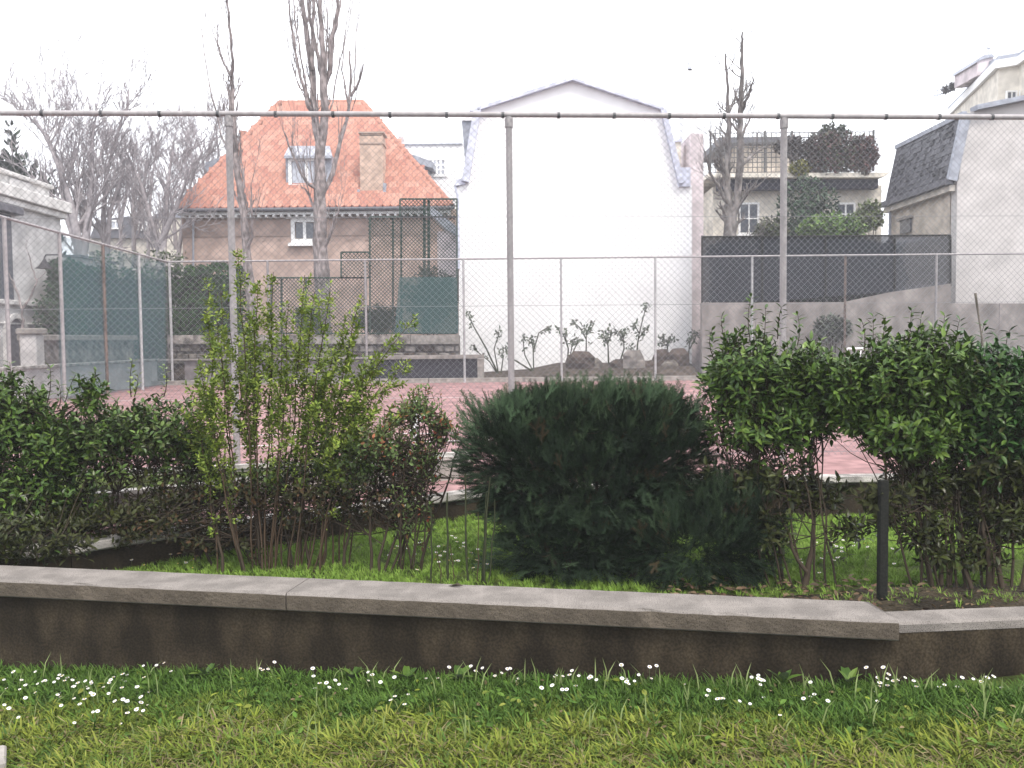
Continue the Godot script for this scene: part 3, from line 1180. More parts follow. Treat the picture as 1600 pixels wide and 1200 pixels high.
	slab(b, 558, 296, 562, 302, cz - 0.05, 0.9)
	part("chimney_flashing", b, "zinc", t)
	# side dormer and pots on the left hip
	b = poly_at([[319, 262], [321, 254], [341, 247], [352, 252], [352, 268], [325, 268]], 45.6, 2.0)
	part("side_dormer", b, "zinc", t)
	b = slabs(374, 204, 384, 222, 45.6, 0.5)
	slab(b, 384, 208, 396, 222, 45.7, 0.5)
	part("ridge_stack", b, "tile1", t)
	# pale house behind, between red roof and white gable
	t = thing("white_rear_house", "white house glimpsed between the red roof and the big white gable", "house", at(680, 420, 52.0))
	part("wall", slabs(628, 226, 742, 450, 52.0, 6.0), "white_wall", t)
	part("roof_edge", slabs(632, 224, 722, 226, 51.9, 6.2), "zinc", t)
	window(t, 667, 247, 698, 276, 51.95, 4, 3, "white_paint", "glass_pale", 0.14)
	b = poly_at([[626, 236], [650, 243], [677, 253], [677, 263], [663, 259], [640, 249], [626, 243]], 50.6, 1.6)
	part("dormer_roof", b, "zinc", t)
	part("dormer_cheek", poly_at([[630, 247], [640, 250], [663, 260], [663, 300], [640, 280]], 50.8, 1.2), "zinc", t)
	part("chimney", slabs(622, 213, 630, 240, 51.0, 0.8), "pink_wall", t)


func white_house() -> void:
	var t := thing("white_gable_house", "large blank white gable wall with mansard outline in the middle", "house", at(898, 585, 37.0))
	part("wall", poly_at([[717, 600], [717, 290], [727, 285], [745, 172], [893, 125], [1036, 172], [1063, 288], [1081, 290], [1081, 600]], 33.0, 8.0), "white_wall", t)
	# zinc verges along the roof outline
	for l in [[[727, 284], [746, 171], 0.26], [[746, 171], [893, 124], 0.12], [[893, 124], [1036, 171], 0.09], [[1036, 171], [1064, 287], 0.2]]:
		var b := MB.new()
		var p := at(l[0][0], l[0][1], 32.9)
		var q := at(l[1][0], l[1][1], 32.9)
		b.bar(p, q, l[2], 0.3, Vector3.RIGHT if absf(q.x - p.x) < 1.5 else Vector3.UP)
		part("verge", b, "zinc_pale", t)
	var b2 := poly_at([[721, 186], [744, 186], [728, 270]], 33.4, 0.7)
	part("mansard_return", b2, "zinc", t)
	part("gutter_end", poly_at([[712, 280], [727, 279], [727, 288], [711, 290]], 32.9, 0.5), "zinc_pale", t)
	part("gutter_end", slabs(1061, 262, 1079, 291, 32.85, 0.5), "zinc_pale", t)
	b2 = MB.new()
	b2.tube([at(711, 290, 33.0), at(716, 310, 33.0), at(717, 420, 33.0)], [0.05, 0.05, 0.05], 6)
	part("downpipe", b2, "zinc_pale", t)
	part("chimney", poly_at([[730, 155], [744, 157], [745, 172], [733, 173]], 34.0, 1.0), "zinc_pale", t)
	part("chimney_cap", slabs(722, 183, 742, 188, 33.3, 0.6), "white_paint", t)
	part("roof_vent", slabs(800, 140, 806, 150, 34.0, 0.4), "zinc_pale", t)
	# narrow pink wall on the right
	t = thing("pink_side_wall", "narrow pale pink wall right of the white gable", "wall", at(1090, 560, 34.2))
	part("wall", slabs(1079, 212, 1099, 600, 34.2, 3.0), "pink_wall", t)
	part("chimney", slabs(1055, 222, 1064, 262, 35.0, 0.6), "cream", t)
	part("chimney_cap", slabs(1053, 217, 1066, 221, 34.9, 0.8), "zinc_pale", t)
	t = thing("far_chimney_pot", "distant pale chimney with a small pot above the white gable", "chimney", at(1077, 200, 60.0))
	part("stack", slabs(1068, 110, 1090, 290, 60.0, 1.5), "white_wall", t)
	part("pot", slabs(1075, 97, 1081, 110, 60.0, 0.3), "zinc_pale", t)


func right_side() -> void:
	# concrete boundary wall and the dark screen on it
	var t := thing("boundary_wall", "weathered grey concrete boundary wall with a rising top edge", "wall", at(1340, 560, 29.6))
	part("wall_face", poly_at([[1097, 620], [1097, 473], [1320, 472], [1395, 456], [1486, 443], [1486, 474], [1800, 474], [1800, 620]], 29.6, 0.3), "wall_concrete", t)
	for x in [1180, 1284, 1425, 1560]:
		part("joint", slabs(x, 474, x + 1.2, 600, 29.596, 0.02), "grey_panel", t)
	t = thing("screen_fence", "dark netted screen fence on top of the concrete boundary wall", "fence", at(1290, 470, 29.8))
	for s in [[1097, 370, 1190, 472, 0, 0, "black_net"], [1192, 369.5, 1397, 471, 0, -15, "black_net"], [1399, 368.5, 1484, 456, 0, -13, "grey_net"]]:
		var b := MB.new()
		b.loft([[at(s[0], s[1], 29.8), at(s[2], s[1] - 0.6, 29.8), at(s[2], s[3] + s[5], 29.8), at(s[0], s[3], 29.8)], [at(s[0], s[1], 29.83), at(s[2], s[1] - 0.6, 29.83), at(s[2], s[3] + s[5], 29.83), at(s[0], s[3], 29.83)]])
		part("net", b, s[6], t)
	for x in [[1097, 472], [1191, 472], [1290, 472], [1398, 456], [1485, 443]]:
		var b := MB.new()
		b.tube([at(x[0], x[1] + 4, 29.76), at(x[0], 368, 29.76)], [0.035, 0.035], 6, true)
		part("post", b, "post_dark", t)
	var bb := MB.new()
	bb.tube([at(1097, 370, 29.76), at(1485, 367.5, 29.76)], [0.03, 0.03], 6, true)
	part("top_rail", bb, "post_dark", t)
	bb = MB.new()
	chain_link(bb, at(1399, 452, 29.72), at(1485, 440, 29.72), 1.5, 0.11, 0.006)
	part("lattice", bb, "post_dark", t, "stuff")
	var h0 := at(1102, 470, 30.4)
	var h1 := at(1392, 385, 31.6)
	hedge_block("dark_hedge", "dark hedge behind the netted screen fence", Vector3(h0.x + 0.4, 1.8, -31.6), Vector3(h1.x, h1.y, -30.5), 2600, [Color(0.016, 0.03, 0.022), Color(0.03, 0.05, 0.028)], 0.13)

	# terrace house
	t = thing("terrace_house", "cream house with a trellised roof terrace and dark awning", "house", at(1240, 430, 40.0))
	part("wall", slabs(1115, 292, 1376, 470, 40.0, 7.0), "cream", t)
	part("terrace_slab", poly_at([[1106, 277], [1106, 271], [1392, 269], [1384, 275], [1374, 277]], 39.0, 8.5), "cream", t)
	part("awning", slabs(1124, 277.5, 1371, 295, 39.4, 0.5), "awning", t)
	part("attic_wall", slabs(1150, 222, 1240, 271, 42.5, 4.0), "plaster_warm", t)
	part("attic_roof", slabs(1125, 214, 1250, 224, 42.0, 4.5), "zinc_dark", t)
	window(t, 1154, 317, 1186, 366, 39.95, 2, 2, "white_paint", "glass", 0.08)
	part("sill", slabs(1150, 366, 1190, 370, 39.9, 0.3), "white_paint", t)
	window(t, 1306, 317, 1336, 352, 39.95, 2, 2, "white_paint", "glass", 0.08)
	var b := MB.new()
	var f := facing(1112, 208, 1364, 268, 39.3)
	var c: Vector3 = f[0]
	var s: Vector2 = f[1]
	var n := int(s.x / 0.2)
	for i in n + 1:
		b.box(c + Vector3(-s.x / 2 + s.x * i / n, 0, 0), Vector3(0.035, s.y, 0.02))
	for j in 9:
		b.box(c + Vector3(0, -s.y / 2 + s.y * j / 8.0, 0.022), Vector3(s.x, 0.035, 0.02))
	part("trellis", b, "grey_wood", t, "stuff")
	for i in 7:
		b = MB.new()
		b.box(c + Vector3(-s.x / 2 + s.x * i / 6.0, 0.05, -0.06), Vector3(0.08, s.y + 0.1, 0.08))
		part("trellis_post", b, "grey_wood", t)
	# plants of the terrace
	var g := "climbers and shrubs on the roof terrace"
	far_shrub("purple_climber", "reddish purple climber covering the right end of the roof terrace trellis", 1312, 238, 39.1, Vector3(1.55, 0.95, 0.4), 900, [Color(0.16, 0.085, 0.09), Color(0.11, 0.095, 0.08), Color(0.08, 0.1, 0.06)], g)
	far_shrub("purple_climber", "brownish climber beside the reddish purple one on the terrace trellis", 1275, 240, 39.2, Vector3(0.9, 0.85, 0.35), 500, [Color(0.14, 0.105, 0.1), Color(0.11, 0.105, 0.09)], g)
	far_shrub("purple_climber", "dark red climber hanging over the right corner of the terrace trellis", 1352, 240, 39.0, Vector3(0.6, 0.9, 0.35), 420, [Color(0.16, 0.085, 0.085), Color(0.11, 0.09, 0.075)], g)
	far_shrub("terrace_shrub", "grey green shrub rising above the terrace trellis", 1298, 208, 39.6, Vector3(0.85, 0.45, 0.4), 330, [Color(0.09, 0.1, 0.075), Color(0.06, 0.08, 0.05)], g)
	far_shrub("yellow_shrub", "small yellow green shrub at the foot of the terrace trellis", 1248, 262, 38.95, Vector3(0.5, 0.32, 0.3), 170, [Color(0.2, 0.19, 0.05), Color(0.13, 0.14, 0.04)], g)
	far_shrub("grey_climber", "bare grey climber on the middle of the terrace trellis", 1240, 230, 39.15, Vector3(0.9, 0.6, 0.2), 200, [Color(0.14, 0.12, 0.12), Color(0.1, 0.09, 0.08)], g)
	# garden trees before the terrace house
	far_shrub("conifer_shrub", "tall blue green conifer shrub against the terrace house", 1262, 330, 36.0, Vector3(1.3, 1.5, 0.9), 900, [Color(0.06, 0.1, 0.065), Color(0.09, 0.13, 0.08), Color(0.045, 0.075, 0.05)], "", 2.2)
	far_shrub("bamboo", "bright green feathery bamboo above the netted screen fence", 1300, 358, 33.0, Vector3(1.3, 0.62, 0.7), 1000, [Color(0.12, 0.2, 0.055), Color(0.17, 0.24, 0.075), Color(0.085, 0.15, 0.05)], "", 1.6)
	far_shrub("bamboo", "smaller pale green bamboo clump next to the slate roofed house", 1358, 338, 34.0, Vector3(0.6, 0.65, 0.5), 330, [Color(0.11, 0.15, 0.06), Color(0.15, 0.17, 0.08)], "", 1.6)
	far_shrub("garden_bush", "dull green bush behind the bare tree by the screen fence", 1205, 362, 32.6, Vector3(0.7, 0.55, 0.5), 300, [Color(0.06, 0.08, 0.04), Color(0.09, 0.095, 0.06)], "", 1.6)

	# slate mansard house on the right
	var base := at(1545, 470, 31.0)
	t = thing("slate_mansard_house", "pale rendered house with a steep slate mansard roof at right", "house", Vector3(base.x, 1.7, base.z))
	var x0 := at(1492, 330, 31.0).x
	b = MB.new()
	var top := at(1560, 158, 31.0).y
	var eave := at(1490, 284, 31.0)
	var z0 := -30.86
	b = MB.new()
	# gable end facing the court
	var shapep := [Vector3(x0, -1, z0), Vector3(x0, eave.y, z0), at(1494, 284, 31.0), at(1511, 178, 31.0), at(1530, 168, 31.0), at(1610, 152, 31.0), at(1900, 150, 31.0), Vector3(at(1900, 300, 31.0).x, -1, z0)]
	for i in shapep.size(): shapep[i].z = z0
	var rear := []
	for p in shapep: rear.append(p - Vector3(0, 0, 0.4))
	b.loft([shapep, rear])
	part("gable_wall", b, "plaster_right", t)
	b = MB.new()
	b.box(Vector3(x0 + 3.0, (eave.y - 1) / 2, -33.95), Vector3(5.94, eave.y + 1, 5.05))
	part("side_wall", b, "plaster_warm", t)
	# slate slope between the eaves and the mansard break
	var s0 := Vector3(x0 - 0.18, eave.y + 0.02, -31.0)
	var s1 := at(1394, 311, 36.2)
	s1 = Vector3(x0 - 0.18, s0.y, -36.4)
	var k0 := at(1507, 179, 31.0)
	var k1 := Vector3(k0.x, k0.y, -36.4)
	var nn := Vector3(-0.9, 0.35, 0).normalized()
	b = MB.new()
	b.loft([[s0, k0, k0 + Vector3(3, -0.3, 0), s0 + Vector3(3, 0, 0)], [s1, k1, k1 + Vector3(3, -0.3, 0), s1 + Vector3(3, 0, 0)]])
	var roof := part("roof", b, "slate", t)
	var rr := RandomNumberGenerator.new()
	rr.seed = 8
	var rows := 11
	for k in 2:
		var sl := MB.new()
		for j in rows:
			for i in 22:
				if (i * 7 + j * 3 + rr.randi() % 2) % 2 != k: continue
				var za := -31.05 - (i + (0.5 if j % 2 else 0.0)) * 0.24
				if za < -36.2: continue
				var pa := s0.lerp(k0, float(j) / rows); pa.z = za
				var pb := s0.lerp(k0, (j + 1.12) / rows); pb.z = za
				var up := (pb - pa)
				var out := Vector3(-up.y, up.x, 0).normalized()
				var lo0 := pa + out * 0.03
				var hi0 := pb + out * 0.012
				var dz := Vector3(0, 0, -0.232)
				sl.loft([[lo0, lo0 + dz, lo0 + dz - out * 0.02, lo0 - out * 0.02], [hi0, hi0 + dz, hi0 + dz - out * 0.01, hi0 - out * 0.01]])
		obj("slates", shift(sl, -t.position), M["slate" if k == 0 else "slate_b"], roof, "stuff")
	b = MB.new()
	b.bar(s0 + Vector3(0, 0, 0.1), k0 + Vector3(0, 0, 0.1), 0.3, 0.2, Vector3.RIGHT)
	part("verge", b, "zinc", t)
	b = MB.new()
	b.bar(k0 + Vector3(0, 0.03, 0), k1 + Vector3(0, 0.03, 0), 0.16, 0.16)
	part("ridge_roll", b, "zinc", t)
	b = MB.new()
	b.bar(s0 + Vector3(-0.08, -0.02, 0.1), s1 + Vector3(-0.08, -0.02, 0), 0.2, 0.26)
	part("gutter", b, "zinc_dark", t)
	b = MB.new()
	b.bar(s0 + Vector3(0.06, -0.24, 0.05), s1 + Vector3(0.06, -0.24, 0), 0.2, 0.2)
	part("cornice", b, "cream_b", t)
	b = MB.new()
	var dp := Vector3(x0 - 0.12, eave.y - 0.3, -36.0)
	b.tube([dp, dp - Vector3(0, 4.5, 0)], [0.06, 0.06], 6)
	part("downpipe", b, "zinc", t)
	b = MB.new()
	b.box(Vector3(x0 - 0.02, at(1410, 355, 35.0).y, -34.8), Vector3(0.06, 0.5, 0.9))
	part("window", b, "glass", t)
	b = MB.new()
	b.box(Vector3(x0 - 0.06, at(1410, 349, 35.0).y + 0.16, -34.8), Vector3(0.2, 0.1, 1.1))
	part("window_lintel", b, "kerb", t)
	b = MB.new()
	b.box(Vector3(x0 - 0.3, 2.6, -36.6), Vector3(0.7, 4.4, 0.5))
	part("buttress", b, "kerb", t)
	b = MB.new()
	b.bar(at(1522, 170, 30.8), at(1610, 152, 30.8), 0.16, 0.5)
	b.bar(at(1610, 152, 30.8), at(1900, 149, 30.8), 0.16, 0.5)
	part("coping", b, "zinc", t)

	# apartment building behind it, upper right
	t = thing("apartment_building", "cream apartment building with dark roof terrace at the upper right corner", "building", at(1560, 470, 50.0))
	var A := at(1482, 152, 56.0)
	var B := at(1560, 108, 46.0)
	var C := at(1592, 107, 45.5)
	var D := at(1800, 40, 34.0)
	var body := [A, B, C, D, D + Vector3(6, 0, -4), A + Vector3(12, 0, -4)]
	var lo := []
	var hi := []
	for p in body:
		lo.append(Vector3(p.x, -1, p.z))
		hi.append(Vector3(p.x, B.y, p.z))
	b = MB.new()
	b.loft([lo, hi])
	part("wall", b, "cream", t)
	for w in [[0.0, 0.4, 0.3, "white_paint", "cornice"], [0.45, 0.2, 0.05, "zinc", "roof_edge"]]:
		b = MB.new()
		var l := []
		var h := []
		var mid := (A + C + D) / 3 + Vector3(3, 0, -3)
		for p in body:
			var o: Vector3 = (p - mid)
			o.y = 0
			o = o.normalized() * w[2]
			l.append(Vector3(p.x, B.y + w[0], p.z) + o)
			h.append(Vector3(p.x, B.y + w[0] + w[1], p.z) + o)
		b.loft([l, h])
		part(w[4], b, w[3], t)
	part("stair_tower", poly_at([[1527, 118], [1527, 96], [1533, 90], [1545, 86], [1552, 88], [1553, 116]], 49.0, 2.5), "pink_wall", t)
	part("tower_roof", poly_at([[1525, 98], [1529, 91], [1537, 86], [1550, 84], [1555, 88], [1545, 90], [1534, 93]], 48.9, 2.8), "zinc", t)
	b = MB.new()
	b.tube([at(1545, 86, 49.5), at(1545, 74, 49.5)], [0.03, 0.03], 5)
	b.bar(at(1541, 74.5, 49.5), at(1548, 76, 49.5), 0.08, 0.05)
	part("antenna", b, "zinc", t)
	part("attic_storey", slabs(1553, 92, 1594, 104, 48.5, 3.0), "zinc", t)
	for w in [[1572, 142, 1589, 155.5], [1593, 142, 1604, 155.5]]:
		window(t, w[0], w[1], w[2], w[3], 45.3, 2, 1, "white_paint", "glass", 0.07)
	b = MB.new()
	for i in 6:
		b.tube([at(1460 + i * 5, 152 - i * 1.5, 56.5), at(1460 + i * 5, 143 - i * 2.2, 56.5)], [0.03, 0.03], 4)
	b.bar(at(1460, 143, 56.5), at(1490, 131, 56.5), 0.07, 0.05)
	b.bar(at(1460, 150, 56.5), at(1490, 141, 56.5), 0.07, 0.05)
	part("balcony_railing", b, "zinc", t)
	for k in 5:
		far_shrub("rooftop_shrub", ["smallest grey shrub at the outer end of the apartment roof", "second grey shrub from the outer end of the apartment roof", "third grey shrub on the apartment roof", "larger grey shrub near the apartment stair tower", "grey shrub touching the apartment stair tower"][k], 1478 + k * 10.5, 139 - k * 5.2, 52.0, Vector3(0.22, 0.24 + 0.04 * k, 0.2), 40, [Color(0.17, 0.16, 0.17), Color(0.12, 0.12, 0.12)], "shrubs along the apartment roof edge")


func far_shrub(called: String, label: String, px: float, py: float, deep: float, rad: Vector3, clumps: int, pal: Array, group := "", foot := -100.0) -> void:
	var c := at(px, py, deep)
	var base := Vector3(c.x, c.y - rad.y if foot < -50 else foot, c.z)
	var stems := []
	for k in 5:
		stems.append([base + Vector3((k - 2) * 0.07, 0, 0), c + Vector3((k - 2) * rad.x * 0.25, rad.y * (0.5 if k % 2 else 0.1), 0), 0.03])
	shrub(called, label, "climbing plant" if "climber" in called else "shrub", base, [[c, rad, clumps]], {"stems": stems, "size": 0.17, "pal": pal, "few": 4, "lots": 6, "leaf": "small", "mat": "leaf_matt", "twig": 0.2, "links": 0.15, "holes": -0.3, "hole_size": 1.4}, group)
func street_trees() -> void:
	var specs := [
		[128, 400, 37.0, 0.30, "pale bare tree leaning left beside the grey stone house, its boughs highest", 4.6, 5, [[[128, 400], [105, 335], [95, 262], [72, 215], [55, 185]], [[128, 400], [141, 320], [143, 240], [147, 190]], [[128, 400], [112, 320], [100, 280], [78, 225]]], 0.15],
		[165, 410, 38.5, 0.22, "bare forked street tree second from the grey stone house", 3.4, 5, [[[165, 410], [160, 340], [165, 270], [185, 200], [195, 170]], [[165, 410], [172, 330], [195, 260]]], 0.12],
		[210, 415, 44.0, 0.2, "slender bare street tree before the far mansard block", 3.2, 5, [[[210, 415], [208, 340], [206, 300], [196, 250]], [[210, 360], [222, 300], [232, 250]]], 0.1],
		[252, 415, 39.0, 0.24, "bare street tree with wide V shaped boughs", 3.2, 5, [[[252, 415], [240, 360], [222, 290], [200, 240]], [[252, 415], [258, 340], [262, 280], [272, 220]], [[252, 380], [280, 310], [300, 260]]], 0.12],
		[275, 415, 46.0, 0.2, "bare tree nearest the red roofed house", 3.2, 5, [[[275, 415], [285, 340], [300, 280], [318, 225]], [[275, 390], [268, 320], [255, 260]]], 0.1],
		[120, 410, 52.0, 0.2, "faint bare tree farthest back behind the leaning pale one", 3.6, 5, [[[120, 410], [118, 340], [125, 280], [120, 240]], [[120, 380], [140, 310], [160, 260]]], 0.1],
		[310, 400, 54.0, 0.2, "faint bare tree showing just above the left slope of the red roof", 3.4, 5, [[[310, 400], [315, 300], [330, 230], [338, 190]], [[310, 350], [300, 260], [295, 210]]], 0.1],
	]
	specs.append([190, 410, 56.0, 0.18, "faint bare tree between the leaning pale tree and the far mansard block", 3.2, 5, [[[190, 410], [186, 320], [180, 260], [172, 215]], [[188, 350], [200, 280], [215, 235]]], 0.1])
	specs.append([338, 400, 50.0, 0.18, "faint bare tree rising directly behind the first tall fence post", 3.2, 5, [[[338, 400], [335, 300], [340, 240], [336, 195]], [[337, 330], [322, 270], [312, 225]]], 0.1])
	specs.append([232, 410, 50.0, 0.18, "faint bare tree filling the gap beside the wide V shaped one", 3.2, 5, [[[232, 410], [235, 330], [240, 270], [246, 215]], [[233, 350], [222, 300], [212, 225]]], 0.1])
	for s in specs:
		var r := RandomNumberGenerator.new()
		r.seed = hash(s[4])
		var deep: float = s[2]
		var foot := at(s[0], s[1], deep)
		foot.y = 0.75
		var t := thing("bare_street_tree", s[4], "tree", foot, "bare trees along the street")
		var tr := MB.new()
		var cr := MB.new()
		var first := at(s[0], s[1], deep)
		tr.tube([foot, first], [s[3] * 1.15, s[3] * 0.85], 8)
		for l in s[7]:
			var pts := []
			var k := 0
			for p in l:
				pts.append(at(p[0] + r.randf_range(-2, 2), p[1], deep + (0.0 if k == 0 else r.randf_range(-0.5, 0.5))))
				k += 1
			var rad := taper(s[3] * 0.62, s[3] * 0.16, pts.size() - 1)
			tr.tube(pts, rad, 7)
			for i in range(1, pts.size()):
				for q in 4:
					var f := r.randf()
					var p: Vector3 = pts[i - 1].lerp(pts[i], f)
					var d: Vector3 = ((pts[i] - pts[i - 1]).normalized() + rand_dir(r) * 0.75).normalized()
					grow(cr, p, d, r.randf_range(0.5, 1.0) * s[5] * 0.55, maxf(rad[i] * 0.5, 0.028), 3, {"wob": 0.16, "up": 0.1, "tip": 0.45, "kids": 4, "from": 0.25, "spread": 0.55, "len": 0.6, "thin": 0.7, "least": 0.013}, r)
		part("trunk", tr, "bark_far", t)
		part("crown", cr, "bark_far", t, "stuff")


func limb_tree(called: String, label: String, deep: float, foot: Array, limbs: Array, m: String, twigs: Dictionary) -> void:
	var r := RandomNumberGenerator.new()
	r.seed = hash(label)
	var f := at(foot[0], foot[1], deep)
	f.y = foot[2]
	var t := thing(called, label, "tree", f)
	var cr := MB.new()
	var n := 0
	for l in limbs:
		# [r0, r1, [px, py] ...]
		var pts := []
		var dz := 0.0
		var swing := r.randf_range(-0.35, 0.35) if n else 0.0
		for k in range(2, l.size()):
			pts.append(at(l[k][0], l[k][1], deep + dz))
			dz += swing
		if n == 0: pts[0].y = minf(pts[0].y, f.y)
		# finer, slightly crooked
		var fine := []
		for k in pts.size() - 1:
			for i in 3:
				var w: Vector3 = pts[k].lerp(pts[k + 1], i / 3.0)
				fine.append(w + (rand_dir(r) * 0.035 if i else Vector3.ZERO))
		fine.append(pts[-1])
		var rad := taper(l[0], l[1], fine.size() - 1)
		for k in rad.size():
			rad[k] *= r.randf_range(0.92, 1.1)
		var b := MB.new()
		b.tube(fine, rad, 8)
		part("trunk" if n == 0 else "limb", b, m, t)
		for k in range(2 if n else 8, fine.size()):
			for q in twigs.count:
				if r.randf() < twigs.odds:
					var d: Vector3 = ((fine[k] - fine[k - 1]).normalized() * twigs.along + rand_dir(r) + UP * 0.3).normalized()
					grow(cr, fine[k], d, twigs.length * r.randf_range(0.5, 1.2), maxf(rad[k] * 0.4, 0.01), twigs.levels, {"wob": 0.14, "up": twigs.up, "tip": 0.5, "kids": 3, "from": 0.3, "spread": 0.6, "len": 0.6, "thin": 0.7, "least": 0.006}, r)
		n += 1
	part("crown", cr, m, t, "stuff")


func garden_trees() -> void:
	var tw := {"count": 1, "odds": 0.6, "along": 1.8, "length": 1.5, "levels": 2, "up": 0.4}
	limb_tree("poplar", "tallest bare tree with a bundle of upright boughs before the red roof", 31.6, [507, 520, 0.9], [
		[0.3, 0.17, [507, 528], [504, 470], [501, 400], [500, 330], [500, 270], [501, 215]],
		[0.15, 0.05, [500, 225], [492, 180], [488, 110], [480, 60], [472, 0], [468, -60]],
		[0.15, 0.05, [502, 225], [508, 170], [505, 110], [502, 60], [500, 0], [499, -60]],
		[0.1, 0.03, [505, 140], [516, 110], [517, 60], [528, 10], [532, -60]],
		[0.08, 0.03, [488, 110], [489, 60], [490, 0], [491, -50]],
		[0.08, 0.03, [503, 120], [495, 80], [483, 30], [483, -40]],
		[0.07, 0.02, [516, 115], [519, 70], [527, 30], [538, -30]],
		[0.07, 0.02, [493, 185], [480, 160], [465, 100], [455, 40], [450, -20]],
		[0.09, 0.03, [501, 310], [520, 270], [532, 220], [545, 170], [548, 125], [546, 80]],
		[0.06, 0.02, [548, 150], [560, 130], [568, 100]],
		[0.07, 0.02, [499, 300], [485, 290], [470, 270], [455, 235], [443, 205]],
		[0.06, 0.02, [501, 350], [488, 318], [480, 300], [470, 290]],
		[0.07, 0.025, [502, 395], [515, 370], [522, 345], [530, 325]],
		[0.04, 0.014, [484, 160], [474, 110], [463, 50], [458, -30]],
		[0.035, 0.012, [490, 150], [484, 90], [476, 30], [474, -40]],
		[0.035, 0.012, [505, 150], [510, 90], [512, 30], [511, -40]],
		[0.035, 0.012, [512, 120], [522, 70], [520, 10], [523, -40]],
		[0.03, 0.01, [540, 190], [553, 140], [555, 70], [560, 10]],
		[0.03, 0.01, [545, 165], [534, 110], [540, 50], [548, -10]],
		[0.03, 0.01, [478, 150], [465, 130], [460, 90]],
		[0.03, 0.01, [505, 200], [520, 160], [530, 100], [545, 40], [552, -10]],
	], "bark", tw)
	limb_tree("poplar", "slimmer crooked bare tree between two tall posts at left", 31.2, [392, 510, 0.9], [
		[0.17, 0.09, [395, 520], [391, 460], [386, 400], [382, 350], [376, 300], [370, 260], [365, 205]],
		[0.1, 0.05, [365, 210], [362, 170], [363, 140], [362, 110]],
		[0.06, 0.02, [362, 115], [364, 95], [358, 40], [354, -10], [352, -60]],
		[0.05, 0.015, [361, 120], [350, 100], [343, 75], [338, 50]],
		[0.06, 0.02, [385, 395], [394, 370], [393, 330], [392, 290]],
		[0.04, 0.012, [374, 290], [366, 260], [345, 210], [325, 120], [313, 30]],
	], "bark", {"count": 2, "odds": 0.6, "along": 1.6, "length": 1.2, "levels": 2, "up": 0.35})
	limb_tree("plane_tree", "pruned bare tree with knobbly limbs by the screen fence", 31.0, [1128, 480, 1.8], [
		[0.26, 0.2, [1126, 482], [1132, 440], [1140, 400], [1142, 350], [1142, 335]],
		[0.14, 0.07, [1140, 340], [1138, 300], [1134, 270], [1139, 230], [1138, 180], [1137, 165]],
		[0.06, 0.03, [1137, 165], [1136, 125], [1134, 85]],
		[0.15, 0.08, [1144, 340], [1152, 320], [1155, 270], [1157, 220], [1156, 180], [1158, 150]],
		[0.08, 0.03, [1158, 150], [1160, 110], [1159, 70], [1160, 50]],
		[0.06, 0.025, [1158, 175], [1170, 150], [1178, 125]],
		[0.06, 0.025, [1138, 320], [1125, 295], [1112, 275], [1105, 250], [1100, 235]],
		[0.06, 0.025, [1155, 265], [1172, 245], [1185, 235], [1196, 230]],
		[0.06, 0.025, [1155, 225], [1164, 200], [1172, 185]],
		[0.06, 0.02, [1152, 325], [1168, 300], [1190, 285]],
		[0.05, 0.02, [1141, 400], [1165, 380], [1190, 365]],
		[0.05, 0.02, [1133, 270], [1124, 240], [1116, 215], [1108, 205]],
	], "bark_pale", {"count": 2, "odds": 0.6, "along": 0.8, "length": 0.7, "levels": 2, "up": 0.15})


